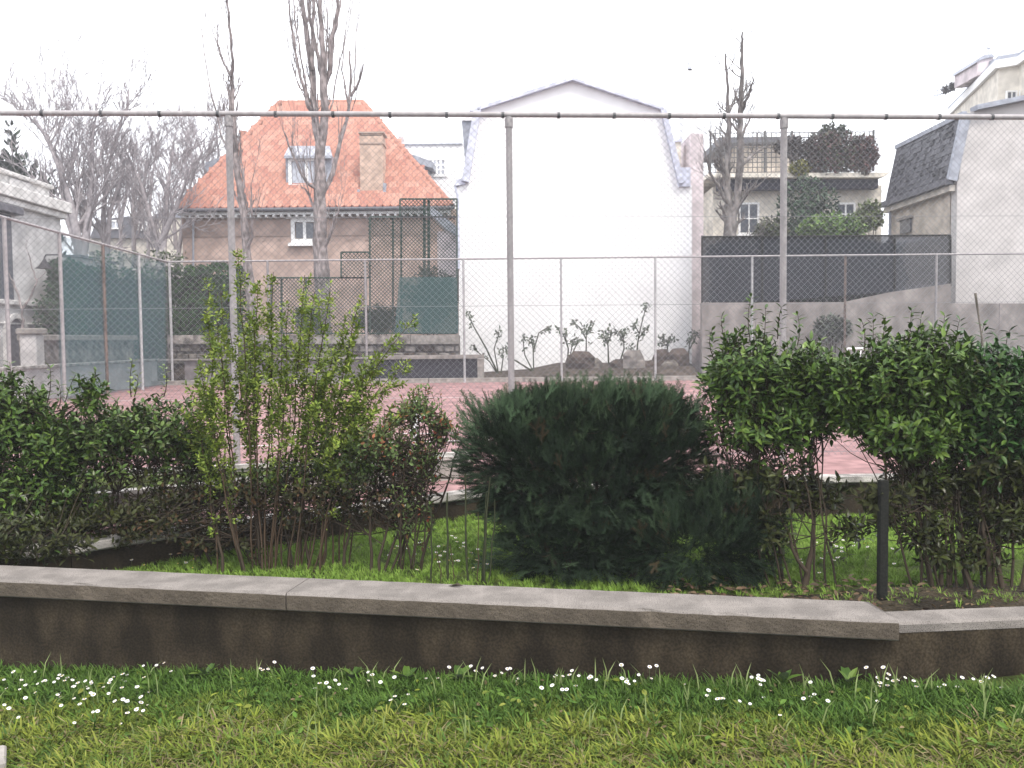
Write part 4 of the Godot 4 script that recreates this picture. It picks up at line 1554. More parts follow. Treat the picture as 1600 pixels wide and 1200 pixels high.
func back_garden() -> void:
	limb_tree("bare_sapling", "thin bare forked sapling before the arched doorway", 24.2, [37, 575, 0.75], [
		[0.04, 0.03, [37, 580], [36, 540], [37, 500], [35, 482]],
		[0.03, 0.012, [35, 484], [27, 455], [22, 440], [10, 424]],
		[0.03, 0.012, [35, 484], [50, 460], [58, 440], [50, 420], [44, 395]],
		[0.015, 0.008, [58, 440], [66, 430], [74, 424]],
	], "bark", {"count": 1, "odds": 0.25, "along": 1.2, "length": 0.4, "levels": 1, "up": 0.2})
	# trellis screens under the red house
	var t := thing("trellis_screen", "stepped dark green trellis screen above the rubble wall", "trellis", at(560, 522, 30.4))
	for p in [[424, 434, 572, 521], [533, 394, 578, 434], [578, 339, 714, 521], [625, 311, 714, 339]]:
		var b := MB.new()
		var a := at(p[0], p[3], 30.4)
		var z := at(p[2], p[3], 30.4)
		chain_link(b, a, z, (p[3] - p[1]) * 30.4 / F, 0.125, 0.013)
		part("lattice", b, "green_wood", t, "stuff")
		for e in [[p[0], p[1], p[2], p[1]], [p[0], p[3], p[2], p[3]], [p[0], p[1], p[0], p[3]], [p[2], p[1], p[2], p[3]]]:
			b = MB.new()
			b.bar(at(e[0], e[1], 30.36), at(e[2], e[3], 30.36), 0.05, 0.05, Vector3(0.7, 0.7, 0))
			part("frame_bar", b, "green_wood", t)
	for p in [[440, 434], [478, 434], [614, 339], [627, 339], [663, 311], [670, 311]]:
		var b := MB.new()
		b.bar(at(p[0], p[1], 30.45), at(p[0], 522, 30.45), 0.09 if p[0] > 655 else 0.06, 0.07, Vector3.RIGHT)
		part("post", b, "green_wood", t)
	t = thing("green_windbreak", "dull green windbreak net at the right end of the trellis", "net", at(665, 521, 30.2))
	var b3 := MB.new()
	b3.loft([[at(624, 433, 30.25), at(713, 433, 30.25), at(717, 500, 30.2), at(716, 521, 30.25), at(616, 521, 30.25)], [at(624, 433, 30.28), at(713, 433, 30.28), at(717, 500, 30.23), at(716, 521, 30.28), at(616, 521, 30.28)]])
	part("net", b3, "green_net", t)
	# shrubs behind the trellis
	far_shrub("garden_bush", "low olive bush behind the lower trellis panels", 590, 498, 31.4, Vector3(1.0, 0.5, 0.4), 330, [Color(0.06, 0.075, 0.045), Color(0.04, 0.055, 0.035)], "", 0.75)
	far_shrub("garden_bush", "dark green bush behind the dull green windbreak net", 672, 462, 31.3, Vector3(1.0, 1.1, 0.4), 500, [Color(0.03, 0.05, 0.035), Color(0.05, 0.07, 0.045)], "", 0.75)
	far_shrub("garden_bush", "mixed green bush at the foot of the tallest bare tree", 480, 497, 31.0, Vector3(0.5, 0.5, 0.3), 200, [Color(0.05, 0.08, 0.03), Color(0.09, 0.12, 0.05)], "", 0.75)
	far_shrub("garden_bush", "grey leaved bush standing against the concrete boundary wall", 1302, 512, 29.2, Vector3(0.65, 0.42, 0.25), 260, [Color(0.14, 0.16, 0.13), Color(0.1, 0.12, 0.09)], "", 0.1)
	# pale leaning boards behind the trellis
	t = thing("lean_to_roof", "grey pitched lean-to roof behind the tall trellis", "shed", at(690, 470, 33.0))
	part("roof", poly_at([[668, 318], [712, 352], [712, 368], [690, 352], [668, 330]], 34.6, 2.0), "zinc", t)
	part("wall", slabs(684, 362, 713, 470, 35.0, 2.0), "pink_wall", t)
	# stones on the soil bed
	var r := RandomNumberGenerator.new()
	r.seed = 21
	var rocks := [[907, 582, 44, 27, "largest dark boulder at the left end of the rockery"], [926, 583, 26, 18, "pale tilted stone leaning on the largest boulder"], [968, 584, 34, 17, "low flat stone in the middle of the rockery"], [990, 584, 34, 30, "pointed stone with pale top in the rockery"], [1012, 586, 32, 17, "squat dark stone below the pointed stone"], [1034, 582, 30, 29, "rounded brown stone left of the thin fence post"], [1046, 586, 26, 18, "small stone at the foot of the thin fence post"], [1060, 582, 36, 30, "tall block stone at the right end of the rockery"], [1076, 586, 18, 14, "smallest stone beside the pink side wall"]]
	var k := 0
	for p in rocks:
		var deep := 30.2 + (k % 3) * 0.25
		var c := at(p[0], p[1] - 2 - p[3] * 0.6, deep)
		var s := Vector3(p[2] * 1.05, p[3] * 1.25, p[2] * 0.8) * deep / F * 0.5
		var b := MB.new()
		var loops := []
		for j in 5:
			var v := j / 4.0
			var l := []
			for i in 9:
				var w := TAU * i / 9.0
				var rad := (0.85 + 0.2 * sin(v * 3.0)) * r.randf_range(0.82, 1.08) * (0.62 if j == 4 else 1.0)
				l.append(c + Vector3(cos(w) * s.x * rad, s.y * (v * 2 - 1.12) + r.randf_range(-0.05, 0.05) * (1 if j else 0), sin(w) * s.z * rad))
			loops.append(l)
		b.loft(loops)
		solo("rock", b, ["stone_c", "stone", "stone_c", "stone_b", "stone_c"][k % 5], p[4], "rock", "stones of the rockery before the white gable")
		k += 1
	# pruned roses against the white wall
	var roses := [
		["rose bush with a long arching cane left of the central post", [[782, 592], [760, 545], [740, 510], [732, 492]], [[782, 592], [765, 565], [740, 545]], [[780, 590], [772, 545], [780, 520]], [[782, 590], [786, 560], [784, 550]]],
		["rose bush with a low sideways cane right of the central post", [[832, 580], [800, 560], [795, 545]], [[834, 582], [833, 545], [830, 530]], [[833, 580], [820, 555], [817, 530]], [[833, 550], [842, 520], [855, 512]]],
		["rose bush behind the largest boulder at its left end", [[886, 575], [888, 545], [882, 520]], [[888, 575], [893, 545], [895, 530]], [[890, 562], [900, 540], [902, 534]], [[888, 545], [880, 522], [873, 516]]],
		["slim single rose cane above the pale tilted stone", [[915, 572], [916, 540], [916, 515]], [[916, 530], [906, 512], [898, 505]], [[916, 522], [922, 508]]],
		["rose cane with a hooked top in the middle of the rockery", [[951, 570], [950, 540], [945, 530]], [[950, 535], [956, 522], [955, 515]], [[948, 532], [942, 522]]],
		["leaning rose cane over the pointed stone", [[968, 568], [975, 545], [974, 525]], [[975, 535], [966, 520]], [[974, 528], [978, 518]]],
		["tallest rose cane reaching up beside the thin fence post", [[995, 560], [996, 540], [998, 525], [1004, 500], [1010, 478]], [[997, 530], [1008, 515]], [[998, 520], [992, 508]], [[990, 560], [985, 545]]],
		["short forked rose stump above the tall block stone", [[1043, 566], [1043, 540], [1043, 532]], [[1043, 535], [1035, 530]], [[1043, 535], [1050, 530]], [[1043, 538], [1034, 540]]],
		["thin rose shoot by the pink side wall", [[1065, 570], [1076, 555], [1078, 530]], [[1078, 545], [1090, 520]], [[1077, 540], [1082, 522]]],
	]
	for ro in roses:
		r.seed = hash(ro[0])
		var deep := 31.2
		var base := at(ro[1][0][0], ro[1][0][1], deep)
		t = thing("rose_bush", ro[0], "rose bush", base, "pruned roses before the white gable")
		var L := Leaves.new()
		for i in range(1, ro.size()):
			var pts := []
			for q in ro[i]: pts.append(at(q[0], q[1], deep + (0.1 * i if q != ro[i][0] else 0.0)))
			var b := MB.new()
			b.tube(pts, taper(0.035 if i == 1 else 0.026, 0.016, pts.size() - 1), 6)
			part("cane", b, "twig_green", t)
			for q in 9:
				var p: Vector3 = pts[-1] if q < 6 else pts[-1].lerp(pts[-2], r.randf())
				rosette(L, r, p + rand_dir(r) * 0.12 - t.position, (UP * 0.4 + rand_dir(r)).normalized(), 3, 0.15, 0.05, [Color(0.09, 0.12, 0.075), Color(0.06, 0.085, 0.055), Color(0.12, 0.12, 0.09)])
		plant_foliage(t, L, leafmesh.small, M.leaf_matt)


func fences() -> void:
	# ---- tall fence on the near side of the court
	var deep := func(px: float) -> float: return 1.0 / ((1.0 - px / 1600.0) / 9.45 + px / 1600.0 / 10.05)
	var top := at(800, 180.0, deep.call(800.0)).y
	var spot := func(px: float) -> Vector3:
		var p := at(px, 178.0, deep.call(px))
		return Vector3(p.x, 0, p.z)
	var t := thing("tall_wire_fence", "tall grey chain link fence on the near side of the court", "fence", spot.call(797.0))
	var A: Vector3 = spot.call(-160.0)
	var B: Vector3 = spot.call(1760.0)
	for px in [-75.0, 357.0, 795.0, 1225.0, 1655.0]:
		var p: Vector3 = spot.call(px)
		var b := MB.new()
		b.tube([p, p + UP * (top - 0.02)], [0.036, 0.036], 10, true)
		part("post", b, "steel", t)
		b = MB.new()
		b.tube([p + UP * (top - 0.13), p + UP * (top - 0.035)], [0.046, 0.046], 10, true)
		part("rail_clamp", b, "steel", t)
	var b := MB.new()
	b.tube([A + UP * top, A.lerp(B, 0.42) + UP * (top + 0.006), B + UP * top], [0.029, 0.029, 0.029], 10, true)
	part("top_rail", b, "steel", t)
	var n := 22
	for i in n:
		var p := A.lerp(B, (i + 0.4) / n) + UP * top
		b = MB.new()
		b.tube([p, p + (B - A).normalized() * 0.03], [0.036, 0.036], 8, true)
		part("rail_tie", b, "lamp", t)
	var off := Vector3(0, 0, 0.045)
	b = MB.new()
	chain_link(b, A + UP * 0.04 + off, B + UP * 0.04 + off, top - 0.05, 0.072, 0.00175)
	part("chain_link", b, "wire", t, "stuff")
	for h in [0.08, 1.72, 2.67]:
		b = MB.new()
		b.tube([A + UP * h + off, B + UP * h + off], [0.0024, 0.0024], 4)
		part("tension_wire", b, "wire", t)

	# ---- far fence
	var c := at(261, 409, 28.4)
	var top2 := (c.y + at(1320, 399, 28.4).y) / 2
	var far := func(px: float) -> Vector3:
		var p := at(px, 500, 28.4)
		return Vector3(p.x, 0, -28.4)
	t = thing("far_wire_fence", "lower chain link fence along the far side of the court", "fence", far.call(800.0))
	A = far.call(261.0)
	B = far.call(1830.0)
	var posts := [420.0, 572.0, 725.0, 877.0, 1024.0, 1175.0, 1320.0, 1462.0, 1607.0, 1755.0]
	for i in posts.size():
		var p: Vector3 = far.call(posts[i])
		b = MB.new()
		b.tube([p, p + UP * top2], [0.038, 0.038], 8, true)
		part("post", b, ["steel", "steel", "steel_light", "steel_light", "steel_light", "steel_light", "rust_steel", "steel", "steel", "steel"][i], t)
	b = MB.new()
	b.tube([A + UP * top2, B + UP * top2], [0.03, 0.03], 8, true)
	part("top_rail", b, "steel", t)
	b = MB.new()
	chain_link(b, A + UP * 0.16 + off, B + UP * 0.16 + off, top2 - 0.16, 0.072, 0.0015)
	part("chain_link", b, "wire", t, "stuff")
	# kerb at its foot
	var kt := thing("court_kerb", "low pale concrete kerb under the far fence", "kerb", Vector3(1, 0, -28.5))
	for i in 9:
		b = MB.new()
		b.bbox(Vector3(-10.2 + i * 3.02, 0.065, -28.55), Vector3(3.0, 0.15, 0.3), 0.012)
		part("kerb_stone", b, "kerb", kt)

	# ---- fence on the left side of the court
	var C := Vector3(c.x, 0, -28.4)
	var e := gnd(0, 338, top2)
	var dir := (Vector3(e.x, 0, e.z) - C).normalized()
	t = thing("side_wire_fence", "chain link fence along the left side of the court", "fence", C)
	var line := func(px: float) -> Vector3:
		var p := gnd(px, 410.0 - 0.277 * (261.0 - px), top2)
		return C + dir * (Vector3(p.x, 0, p.z) - C).dot(dir)
	var k := 0
	for px in [261.0, 214.0, 159.0, 92.0, 7.0, -95.0]:
		var p: Vector3 = line.call(px)
		b = MB.new()
		b.tube([p - UP * 0.1, p + UP * top2], [0.042, 0.042], 8, true)
		part("post", b, ["steel_light", "steel_light", "rust_steel", "steel", "steel", "steel"][k], t)
		k += 1
	var E: Vector3 = line.call(-95.0)
	b = MB.new()
	b.tube([C + UP * top2, E + UP * top2], [0.03, 0.03], 8, true)
	part("top_rail", b, "steel", t)
	b = MB.new()
	chain_link(b, E + UP * 0.08, C + UP * 0.08, top2 - 0.08, 0.072, 0.0016)
	part("chain_link", b, "wire", t, "stuff")
	# teal net tied to it
	var W: Vector3 = line.call(92.0)
	t = thing("teal_windbreak", "translucent teal windbreak net hung on the left side fence", "net", W.lerp(C, 0.5) - Vector3(0.06, 0, 0))
	b = MB.new()
	var rows := 8
	var cols := 24
	var grid := []
	for i in cols + 1:
		var l := []
		for j in rows + 1:
			var p := W.lerp(C, float(i) / cols) + UP * lerpf(0.05, top2 - 0.03, float(j) / rows)
			l.append(p + Vector3(-0.07 - 0.03 * sin(i * 1.3 + j * 0.7) - 0.02 * sin(i * 0.6), 0, 0))
		grid.append(l)
	for i in cols:
		for j in rows:
			b.quad(grid[i][j], grid[i + 1][j], grid[i + 1][j + 1], grid[i][j + 1], Vector3.RIGHT)
	part("net", b, "teal_net", t)
	# bell lamp on the post
	var lp := W + UP * (at(92, 398, -W.z).y)
	t = thing("wall_lamp", "small dark bell shaped lamp on a bracket at the left fence", "lamp", lp)
	b = MB.new()
	b.tube([lp, lp + Vector3(-0.32, 0.0, 0.0), lp + Vector3(-0.36, -0.06, 0), lp + Vector3(-0.36, -0.14, 0)], [0.018, 0.018, 0.018, 0.018], 6)
	part("bracket", b, "lamp", t)
	b = MB.new()
	b.tube([lp + Vector3(-0.36, -0.1, 0), lp + Vector3(-0.36, -0.16, 0), lp + Vector3(-0.36, -0.26, 0), lp + Vector3(-0.36, -0.31, 0)], [0.03, 0.06, 0.13, 0.2], 12, true)
	part("shade", b, "lamp", t)


func court_things() -> void:
	# white coping and dark face of the court's near edge
	var e := court_edge()
	var t := thing("court_retaining_wall", "dark stained retaining wall with white coping edging the near court", "wall", Vector3(0, -0.2, e[5].z))
	for i in e.size() - 1:
		var p: Vector3 = e[i]
		var q: Vector3 = e[i + 1]
		var d := (q - p).normalized()
		var out := Vector3(-d.z, 0, d.x)
		if out.z < 0: out = -out
		var b := MB.new()
		b.loft([[p + out * 0.02 + UP * -0.035, p + out * 0.02 - UP * 0.9, p - out * 0.1 - UP * 0.9, p - out * 0.1 - UP * 0.035], [q + out * 0.02 - UP * 0.035, q + out * 0.02 - UP * 0.9, q - out * 0.1 - UP * 0.9, q - out * 0.1 - UP * 0.035]])
		part("wall_face", b, "old_concrete", t)
		b = MB.new()
		var pr := [[0.05, -0.032], [0.06, -0.02], [0.055, 0.026], [0.04, 0.032], [-0.1, 0.032], [-0.11, -0.032]]
		var l0 := []
		var l1 := []
		for w in pr:
			l0.append(p + out * w[0] + UP * w[1] + d * 0.003)
			l1.append(q + out * w[0] + UP * w[1] - d * 0.003)
		b.loft([l0, l1])
		part("coping", b, "white_coping", t)
	# raised planting bed at the left
	t = thing("raised_bed", "low raised bed edged with pale kerb stones beside the court path", "planter", gnd(560, 760, 0.0))
	var h := 0.2
	var line := [gnd(60, 785, h), gnd(300, 763, h), gnd(520, 739, h), gnd(655, 722, h), gnd(717, 717, h)]
	var back := [gnd(60, 741, h), gnd(250, 737, h), gnd(480, 728, h), gnd(650, 716, h), gnd(735, 711, h)]
	for side in [line, back]:
		for i in line.size() - 1:
			var p: Vector3 = side[i]
			var q: Vector3 = side[i + 1]
			var d := (q - p).normalized()
			var out := Vector3(-d.z, 0, d.x).normalized()
			var b := MB.new()
			b.loft([[p, p - out * 0.09, p - out * 0.09 - UP * 0.26, p - UP * 0.26], [q, q - out * 0.09, q - out * 0.09 - UP * 0.26, q - UP * 0.26]])
			part("kerb_stone", b, "kerb", t)
			b = MB.new()
			b.loft([[p + out * 0.015, p - out * 0.1, p - out * 0.1 + UP * 0.03, p + out * 0.015 + UP * 0.03], [q + out * 0.015, q - out * 0.1, q - out * 0.1 + UP * 0.03, q + out * 0.015 + UP * 0.03]])
			part("kerb_cap", b, "white_coping", t)
	var s := MB.new()
	for i in line.size() - 1:
		s.quad(line[i] - UP * 0.03, line[i + 1] - UP * 0.03, back[i + 1] - UP * 0.03, back[i] - UP * 0.03, UP)
	part("soil", s, "turf", t)
	var eb := MB.new()
	var ce := gnd(722, 716, 0.1)
	eb.bbox(Vector3(ce.x, 0.09, ce.z - 0.05), Vector3(0.22, 0.2, 0.2), 0.015)
	part("end_block", eb, "stone_c", t)
	# white fittings half hidden by the hedge
	var f := gnd(650, 700, 0.0)
	t = thing("net_post", "white net post with a slack strap half hidden by the red leaved shrub", "post", f)
	var b := MB.new()
	b.tube([f, f + UP * 0.62], [0.03, 0.03], 8, true)
	part("post", b, "white_paint", t)
	b = MB.new()
	b.tube([f + UP * 0.6 + Vector3(0.02, 0, 0), f + Vector3(0.1, 0.42, 0.04), f + Vector3(-0.06, 0.2, 0.05)], [0.028, 0.04, 0.03], 6, true)
	part("strap", b, "white_paint", t)
	var g0 := at(1324, 600, 14.0)
	g0.y = 0
	t = thing("white_tube_frame", "white tubular frame standing behind the right laurel bushes", "stand", g0)
	var hi := at(1326, 545, 14.0).y
	b = MB.new()
	for x in [0.0, 0.2]:
		b.tube([g0 + Vector3(x, 0, 0), g0 + Vector3(x, hi, 0)], [0.014, 0.014], 6, true)
	part("leg", b, "white_paint", t)
	b = MB.new()
	b.tube([g0 + Vector3(-0.01, hi, 0), g0 + Vector3(0.25, hi, 0)], [0.018, 0.018], 6, true)
	b.tube([g0 + Vector3(-0.03, hi - 0.12, 0), g0 + Vector3(0.15, hi - 0.12, 0)], [0.012, 0.012], 6, true)
	part("crossbar", b, "white_paint", t)


func front_wall() -> void:
	var hy := 0.02
	var L := gnd(0, 906, hy)
	var R := gnd(1405, 970, hy)
	var d := (R - L).normalized()
	L -= d * 2.6
	var out := Vector3(-d.z, 0, d.x)
	if out.z < 0: out = -out
	var wide := 0.31
	var t := thing("low_concrete_wall", "long low dark concrete wall with broad pale coping in front of the hedge", "wall", (L + R) / 2 - UP * 0.5)
	var J := L.lerp(R, 0.585)
	var k := 0
	for s in [[L, J - d * 0.003, 0.0], [J + d * 0.003, R, 0.1]]:
		var b := MB.new()
		var loops := []
		var face := []
		var n := 40
		var r := RandomNumberGenerator.new()
		r.seed = 40 + k
		for i in n + 1:
			var p: Vector3 = s[0].lerp(s[1], float(i) / n)
			var j := r.randf_range(-0.004, 0.004)
			var chip := 0.012 * maxf(0, r.randf() - 0.82) / 0.18
			var cut: float = s[2] * float(i == n)
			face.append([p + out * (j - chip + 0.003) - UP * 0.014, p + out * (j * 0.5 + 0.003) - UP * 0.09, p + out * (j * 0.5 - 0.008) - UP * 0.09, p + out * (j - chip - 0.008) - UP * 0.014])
			loops.append([p + out * (j - 0.012) , p + out * (j - chip) + UP * -0.012, p + out * (j * 0.5) + UP * -0.092, p + out * -0.012 + UP * -0.1, p - out * (wide - 0.01) - UP * 0.1 - d * cut, p - out * (wide + j) - UP * 0.012 - d * cut, p - out * (wide - 0.012 + j) - d * cut])
		b.loft(loops)
		part("coping", b, "coping", t)
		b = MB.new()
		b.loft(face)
		part("coping_edge", b, "coping_dark", t)
		k += 1
	var b := MB.new()
	var f := out * -0.045
	var g := out * -(wide - 0.03)
	b.loft([[L + f - UP * 0.1, L + f - UP * 1.4, L + g - UP * 1.4, L + g - UP * 0.1], [R + f - UP * 0.1, R + f - UP * 1.4, R + g - UP * 1.4, R + g - UP * 0.1]])
	part("wall_face", b, "old_concrete", t)
	# the wall that carries on round the corner
	var P := gnd(1392, 963, -0.005)
	var Q := gnd(1610, 957.5, -0.005)
	var e := (Q - P).normalized()
	Q += e * 1.5
	P = R - out * 0.05
	P.y = -0.005
	var back := Vector3(e.z, 0, -e.x)
	if back.z > 0: back = -back
	t = thing("corner_concrete_wall", "short narrower concrete wall continuing right from the broad coping", "wall", (P + Q) / 2 - UP * 0.4)
	b = MB.new()
	b.loft([[P - UP * 0.012, P + back * 0.012, P + back * 0.17, P + back * 0.18 - UP * 0.012, P + back * 0.18 - UP * 0.05, P - UP * 0.05], [Q - UP * 0.012, Q + back * 0.012, Q + back * 0.17, Q + back * 0.18 - UP * 0.012, Q + back * 0.18 - UP * 0.05, Q - UP * 0.05]])
	part("coping", b, "coping", t)
	b = MB.new()
	b.loft([[P - UP * 0.05 + back * 0.003, P + back * 0.17 - UP * 0.05, P + back * 0.17 - UP * 1.4, P - UP * 1.4 + back * 0.003], [Q - UP * 0.05 + back * 0.003, Q + back * 0.17 - UP * 0.05, Q + back * 0.17 - UP * 1.4, Q - UP * 1.4 + back * 0.003]])
	part("wall_face", b, "old_concrete", t)
	# a fallen leaf on the coping
	b = MB.new()
	var o := gnd(714, 916, hy + 0.004)
	b.quad(o + Vector3(-0.035, 0, 0), o + Vector3(-0.005, 0.012, 0.012), o + Vector3(0.035, 0.004, 0.004), o + Vector3(0.004, 0.016, -0.014), UP)
	b.quad(o + Vector3(-0.05, 0.0, -0.012), o + Vector3(-0.035, 0.003, 0.002), o + Vector3(0.0, 0.012, -0.002), o + Vector3(-0.01, 0.01, -0.016), UP)
	solo("fallen_leaf", b, "dry_leaf", "dark curled leaf lying on the broad concrete coping", "leaf")
	# corner of a concrete block in the grass
	b = MB.new()
	var q := gnd(4, 1186, front_y(-1.9, 3.6) + 0.1)
	b.bbox(q + Vector3(-0.11, -0.085, 0.0), Vector3(0.22, 0.18, 0.2), 0.008, Basis(UP, 0.5))
	solo("concrete_block", b, "kerb", "corner of a pale concrete block in the grass at lower left", "block")


func hedge() -> void:
	var low := -0.2
	var gl := "laurel bushes of the front hedge"
	var lp := [Color(0.066, 0.118, 0.02), Color(0.046, 0.088, 0.018), Color(0.1, 0.155, 0.028), Color(0.036, 0.066, 0.018)]
	var lk := [M.laurel0, M.laurel1, M.laurel2, M.laurel3]
	var lo := {"low_y": 0.62, "shaded_low_pal": [Color(0.03, 0.04, 0.01), Color(0.042, 0.052, 0.012), Color(0.024, 0.026, 0.009)], "low_holes": 0.16, "size": 0.062, "pal": lp, "leaf": "laurel", "mat": "leaf_gloss", "singles": 300, "kinds": lk, "twig": 0.1, "few": 6, "lots": 9, "holes": -0.28, "step": 0.045}  # the low palette paints in the shade of the dense crown above
	# ---- right laurels
	var b0 := gnd(1256, 925, low)
	var o := lo.duplicate()
	o.stems = [[b0, at(1272, 770, 5.75), 0.024], [b0 + Vector3(0.02, 0.12, 0), at(1215, 760, 5.7), 0.014], [gnd(1225, 915, low), at(1190, 690, 5.8), 0.012], [gnd(1215, 915, low), at(1150, 700, 5.9), 0.01], [at(1272, 770, 5.75), at(1240, 620, 5.8), 0.014], [at(1272, 770, 5.75), at(1290, 620, 5.8), 0.012], [at(1190, 690, 5.8), at(1170, 560, 5.85), 0.01]]
	for k in 7: o.stems.append([gnd(1205 + k * 17, 922, low), at(1120 + k * 27, 650 - 20 * (k % 2), 5.75), 0.008])
	o.shoots = [[at(1172, 530, 5.75), at(1174, 462, 5.75)], [at(1132, 530, 5.8), at(1128, 492, 5.8)], [at(1192, 540, 5.7), at(1196, 480, 5.7)], [at(1215, 530, 5.7), at(1222, 478, 5.7)], [at(1246, 540, 5.75), at(1246, 490, 5.75)], [at(1115, 560, 5.85), at(1112, 515, 5.85)], [at(1280, 560, 5.8), at(1282, 530, 5.8)]]
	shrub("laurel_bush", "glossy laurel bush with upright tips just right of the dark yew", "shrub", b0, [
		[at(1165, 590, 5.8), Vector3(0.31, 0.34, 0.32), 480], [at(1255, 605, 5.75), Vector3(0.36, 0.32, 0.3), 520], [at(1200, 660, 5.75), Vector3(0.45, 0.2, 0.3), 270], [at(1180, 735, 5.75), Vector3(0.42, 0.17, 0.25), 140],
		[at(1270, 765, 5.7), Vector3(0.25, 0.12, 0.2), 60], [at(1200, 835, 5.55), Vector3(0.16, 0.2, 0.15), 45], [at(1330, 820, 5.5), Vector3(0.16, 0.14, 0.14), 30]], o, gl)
	b0 = gnd(1470, 915, low + 0.06)
	o = lo.duplicate()
	o.stems = [[b0, at(1440, 740, 5.5), 0.016], [b0 + Vector3(0.05, 0, 0), at(1490, 740, 5.5), 0.016], [b0 + Vector3(-0.06, 0.0, 0.02), at(1400, 700, 5.5), 0.012], [at(1440, 740, 5.5), at(1420, 580, 5.5), 0.01], [at(1490, 740, 5.5), at(1470, 580, 5.5), 0.01]]
	for k in 7: o.stems.append([gnd(1425 + k * 14, 918, low + 0.05), at(1370 + k * 20, 640 - 15 * (k % 2), 5.5), 0.008])
	o.shoots = [[at(1362, 560, 5.5), at(1364, 492, 5.5)], [at(1350, 550, 5.45), at(1346, 500, 5.45)], [at(1378, 550, 5.5), at(1384, 494, 5.5)], [at(1420, 540, 5.5), at(1424, 482, 5.5)], [at(1446, 540, 5.55), at(1440, 490, 5.55)], [at(1475, 550, 5.5), at(1476, 492, 5.5)], [at(1330, 600, 5.4), at(1326, 555, 5.4)]]
	shrub("laurel_bush", "tall laurel bush with large pale glinting leaves behind the dark hedge post", "shrub", b0, [
		[at(1392, 600, 5.5), Vector3(0.31, 0.33, 0.3), 520], [at(1455, 575, 5.5), Vector3(0.28, 0.28, 0.3), 420], [at(1420, 665, 5.45), Vector3(0.36, 0.22, 0.3), 400], [at(1450, 740, 5.5), Vector3(0.28, 0.18, 0.25), 190],
		[at(1450, 835, 5.35), Vector3(0.2, 0.22, 0.16), 70], [at(1395, 800, 5.4), Vector3(0.16, 0.12, 0.12), 30], [at(1385, 770, 5.15), Vector3(0.2, 0.09, 0.1), 40], [at(1335, 650, 5.5), Vector3(0.14, 0.14, 0.14), 90], [at(1325, 600, 5.55), Vector3(0.2, 0.2, 0.2), 230]], o, gl)
	b0 = gnd(1545, 920, low + 0.06)
	o = lo.duplicate()
	o.pal = [Color(0.034, 0.085, 0.02), Color(0.026, 0.065, 0.018), Color(0.05, 0.105, 0.03)]
	o.kinds = [M.laurel1, M.laurel0, M.laurel3]
	o.stems = [[b0, at(1540, 700, 5.5), 0.018], [b0 + Vector3(0.08, 0, 0), at(1590, 700, 5.5), 0.016], [b0 + Vector3(-0.1, 0, 0), at(1510, 740, 5.5), 0.013], [at(1540, 700, 5.5), at(1560, 580, 5.5), 0.01]]
	for k in 6: o.stems.append([gnd(1520 + k * 15, 920, low + 0.05), at(1500 + k * 22, 640 - 15 * (k % 2), 5.5), 0.009])
	o.shoots = [[at(1500, 560, 5.45), at(1500, 498, 5.45)], [at(1535, 560, 5.5), at(1538, 505, 5.5)], [at(1575, 560, 5.5), at(1578, 515, 5.5)], [at(1600, 560, 5.5), at(1606, 520, 5.5)]]
	shrub("laurel_bush", "dense dark laurel bush at the right edge of the hedge", "shrub", b0, [
		[at(1540, 610, 5.5), Vector3(0.3, 0.34, 0.3), 520], [at(1610, 630, 5.5), Vector3(0.34, 0.38, 0.3), 560], [at(1560, 710, 5.45), Vector3(0.36, 0.25, 0.28), 420], [at(1560, 800, 5.4), Vector3(0.3, 0.2, 0.2), 240], [at(1530, 860, 5.3), Vector3(0.2, 0.14, 0.14), 50], [at(1690, 680, 5.5), Vector3(0.4, 0.5, 0.3), 260]], o, gl)
	# a dry stalk above it
	var st := MB.new()
	st.tube([at(1536, 540, 5.4), at(1530, 500, 5.4), at(1524, 458, 5.4)], [0.006, 0.005, 0.008], 5)
	solo("dry_stalk", st, "stone", "dry pale stalk sticking up above the right laurel", "twig")

	# ---- yew
	b0 = gnd(930, 905, low)
	var t := thing("yew_bush", "large dark feathery yew bush in the middle of the hedge", "shrub", b0)
	var r := RandomNumberGenerator.new()
	r.seed = 77
	var L := Leaves.new()
	var pal := [Color(0.01, 0.019, 0.01), Color(0.014, 0.027, 0.013), Color(0.021, 0.037, 0.019)]
	var masses := [[920, 755, 6.05, 0.66, 0.58, 0.5, 3300], [820, 715, 6.0, 0.35, 0.36, 0.35, 1300], [1020, 715, 6.0, 0.38, 0.34, 0.4, 1300], [900, 850, 5.85, 0.45, 0.28, 0.36, 900], [1090, 850, 5.7, 0.5, 0.3, 0.35, 1150], [990, 662, 6.05, 0.36, 0.2, 0.35, 600], [870, 660, 6.05, 0.36, 0.18, 0.3, 520], [1150, 800, 5.75, 0.3, 0.22, 0.25, 380]]
	for m in masses:
		var c := at(m[0], m[1], m[2]) - b0
		for i in m[6]:
			var d := rand_dir(r)
			var p := c + d * Vector3(m[3], m[4], m[5]) * pow(r.randf(), 0.35)
			var dir := (d * 0.75 + UP * (0.55 + 0.6 * maxf(0, d.y)) + rand_dir(r) * 0.5)
			if d.y < -0.1: dir = d * 0.9 + UP * 0.05 + rand_dir(r) * 0.5
			L.xf.append(leaf_xf(p, dir.normalized(), UP + rand_dir(r) * 0.6, r.randf_range(0.09, 0.18)))
			var col := tint(r, pal)
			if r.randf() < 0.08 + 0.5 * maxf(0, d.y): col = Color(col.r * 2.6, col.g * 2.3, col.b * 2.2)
			if r.randf() < 0.03: col = Color(0.06, 0.045, 0.025)
			L.col.append(col)
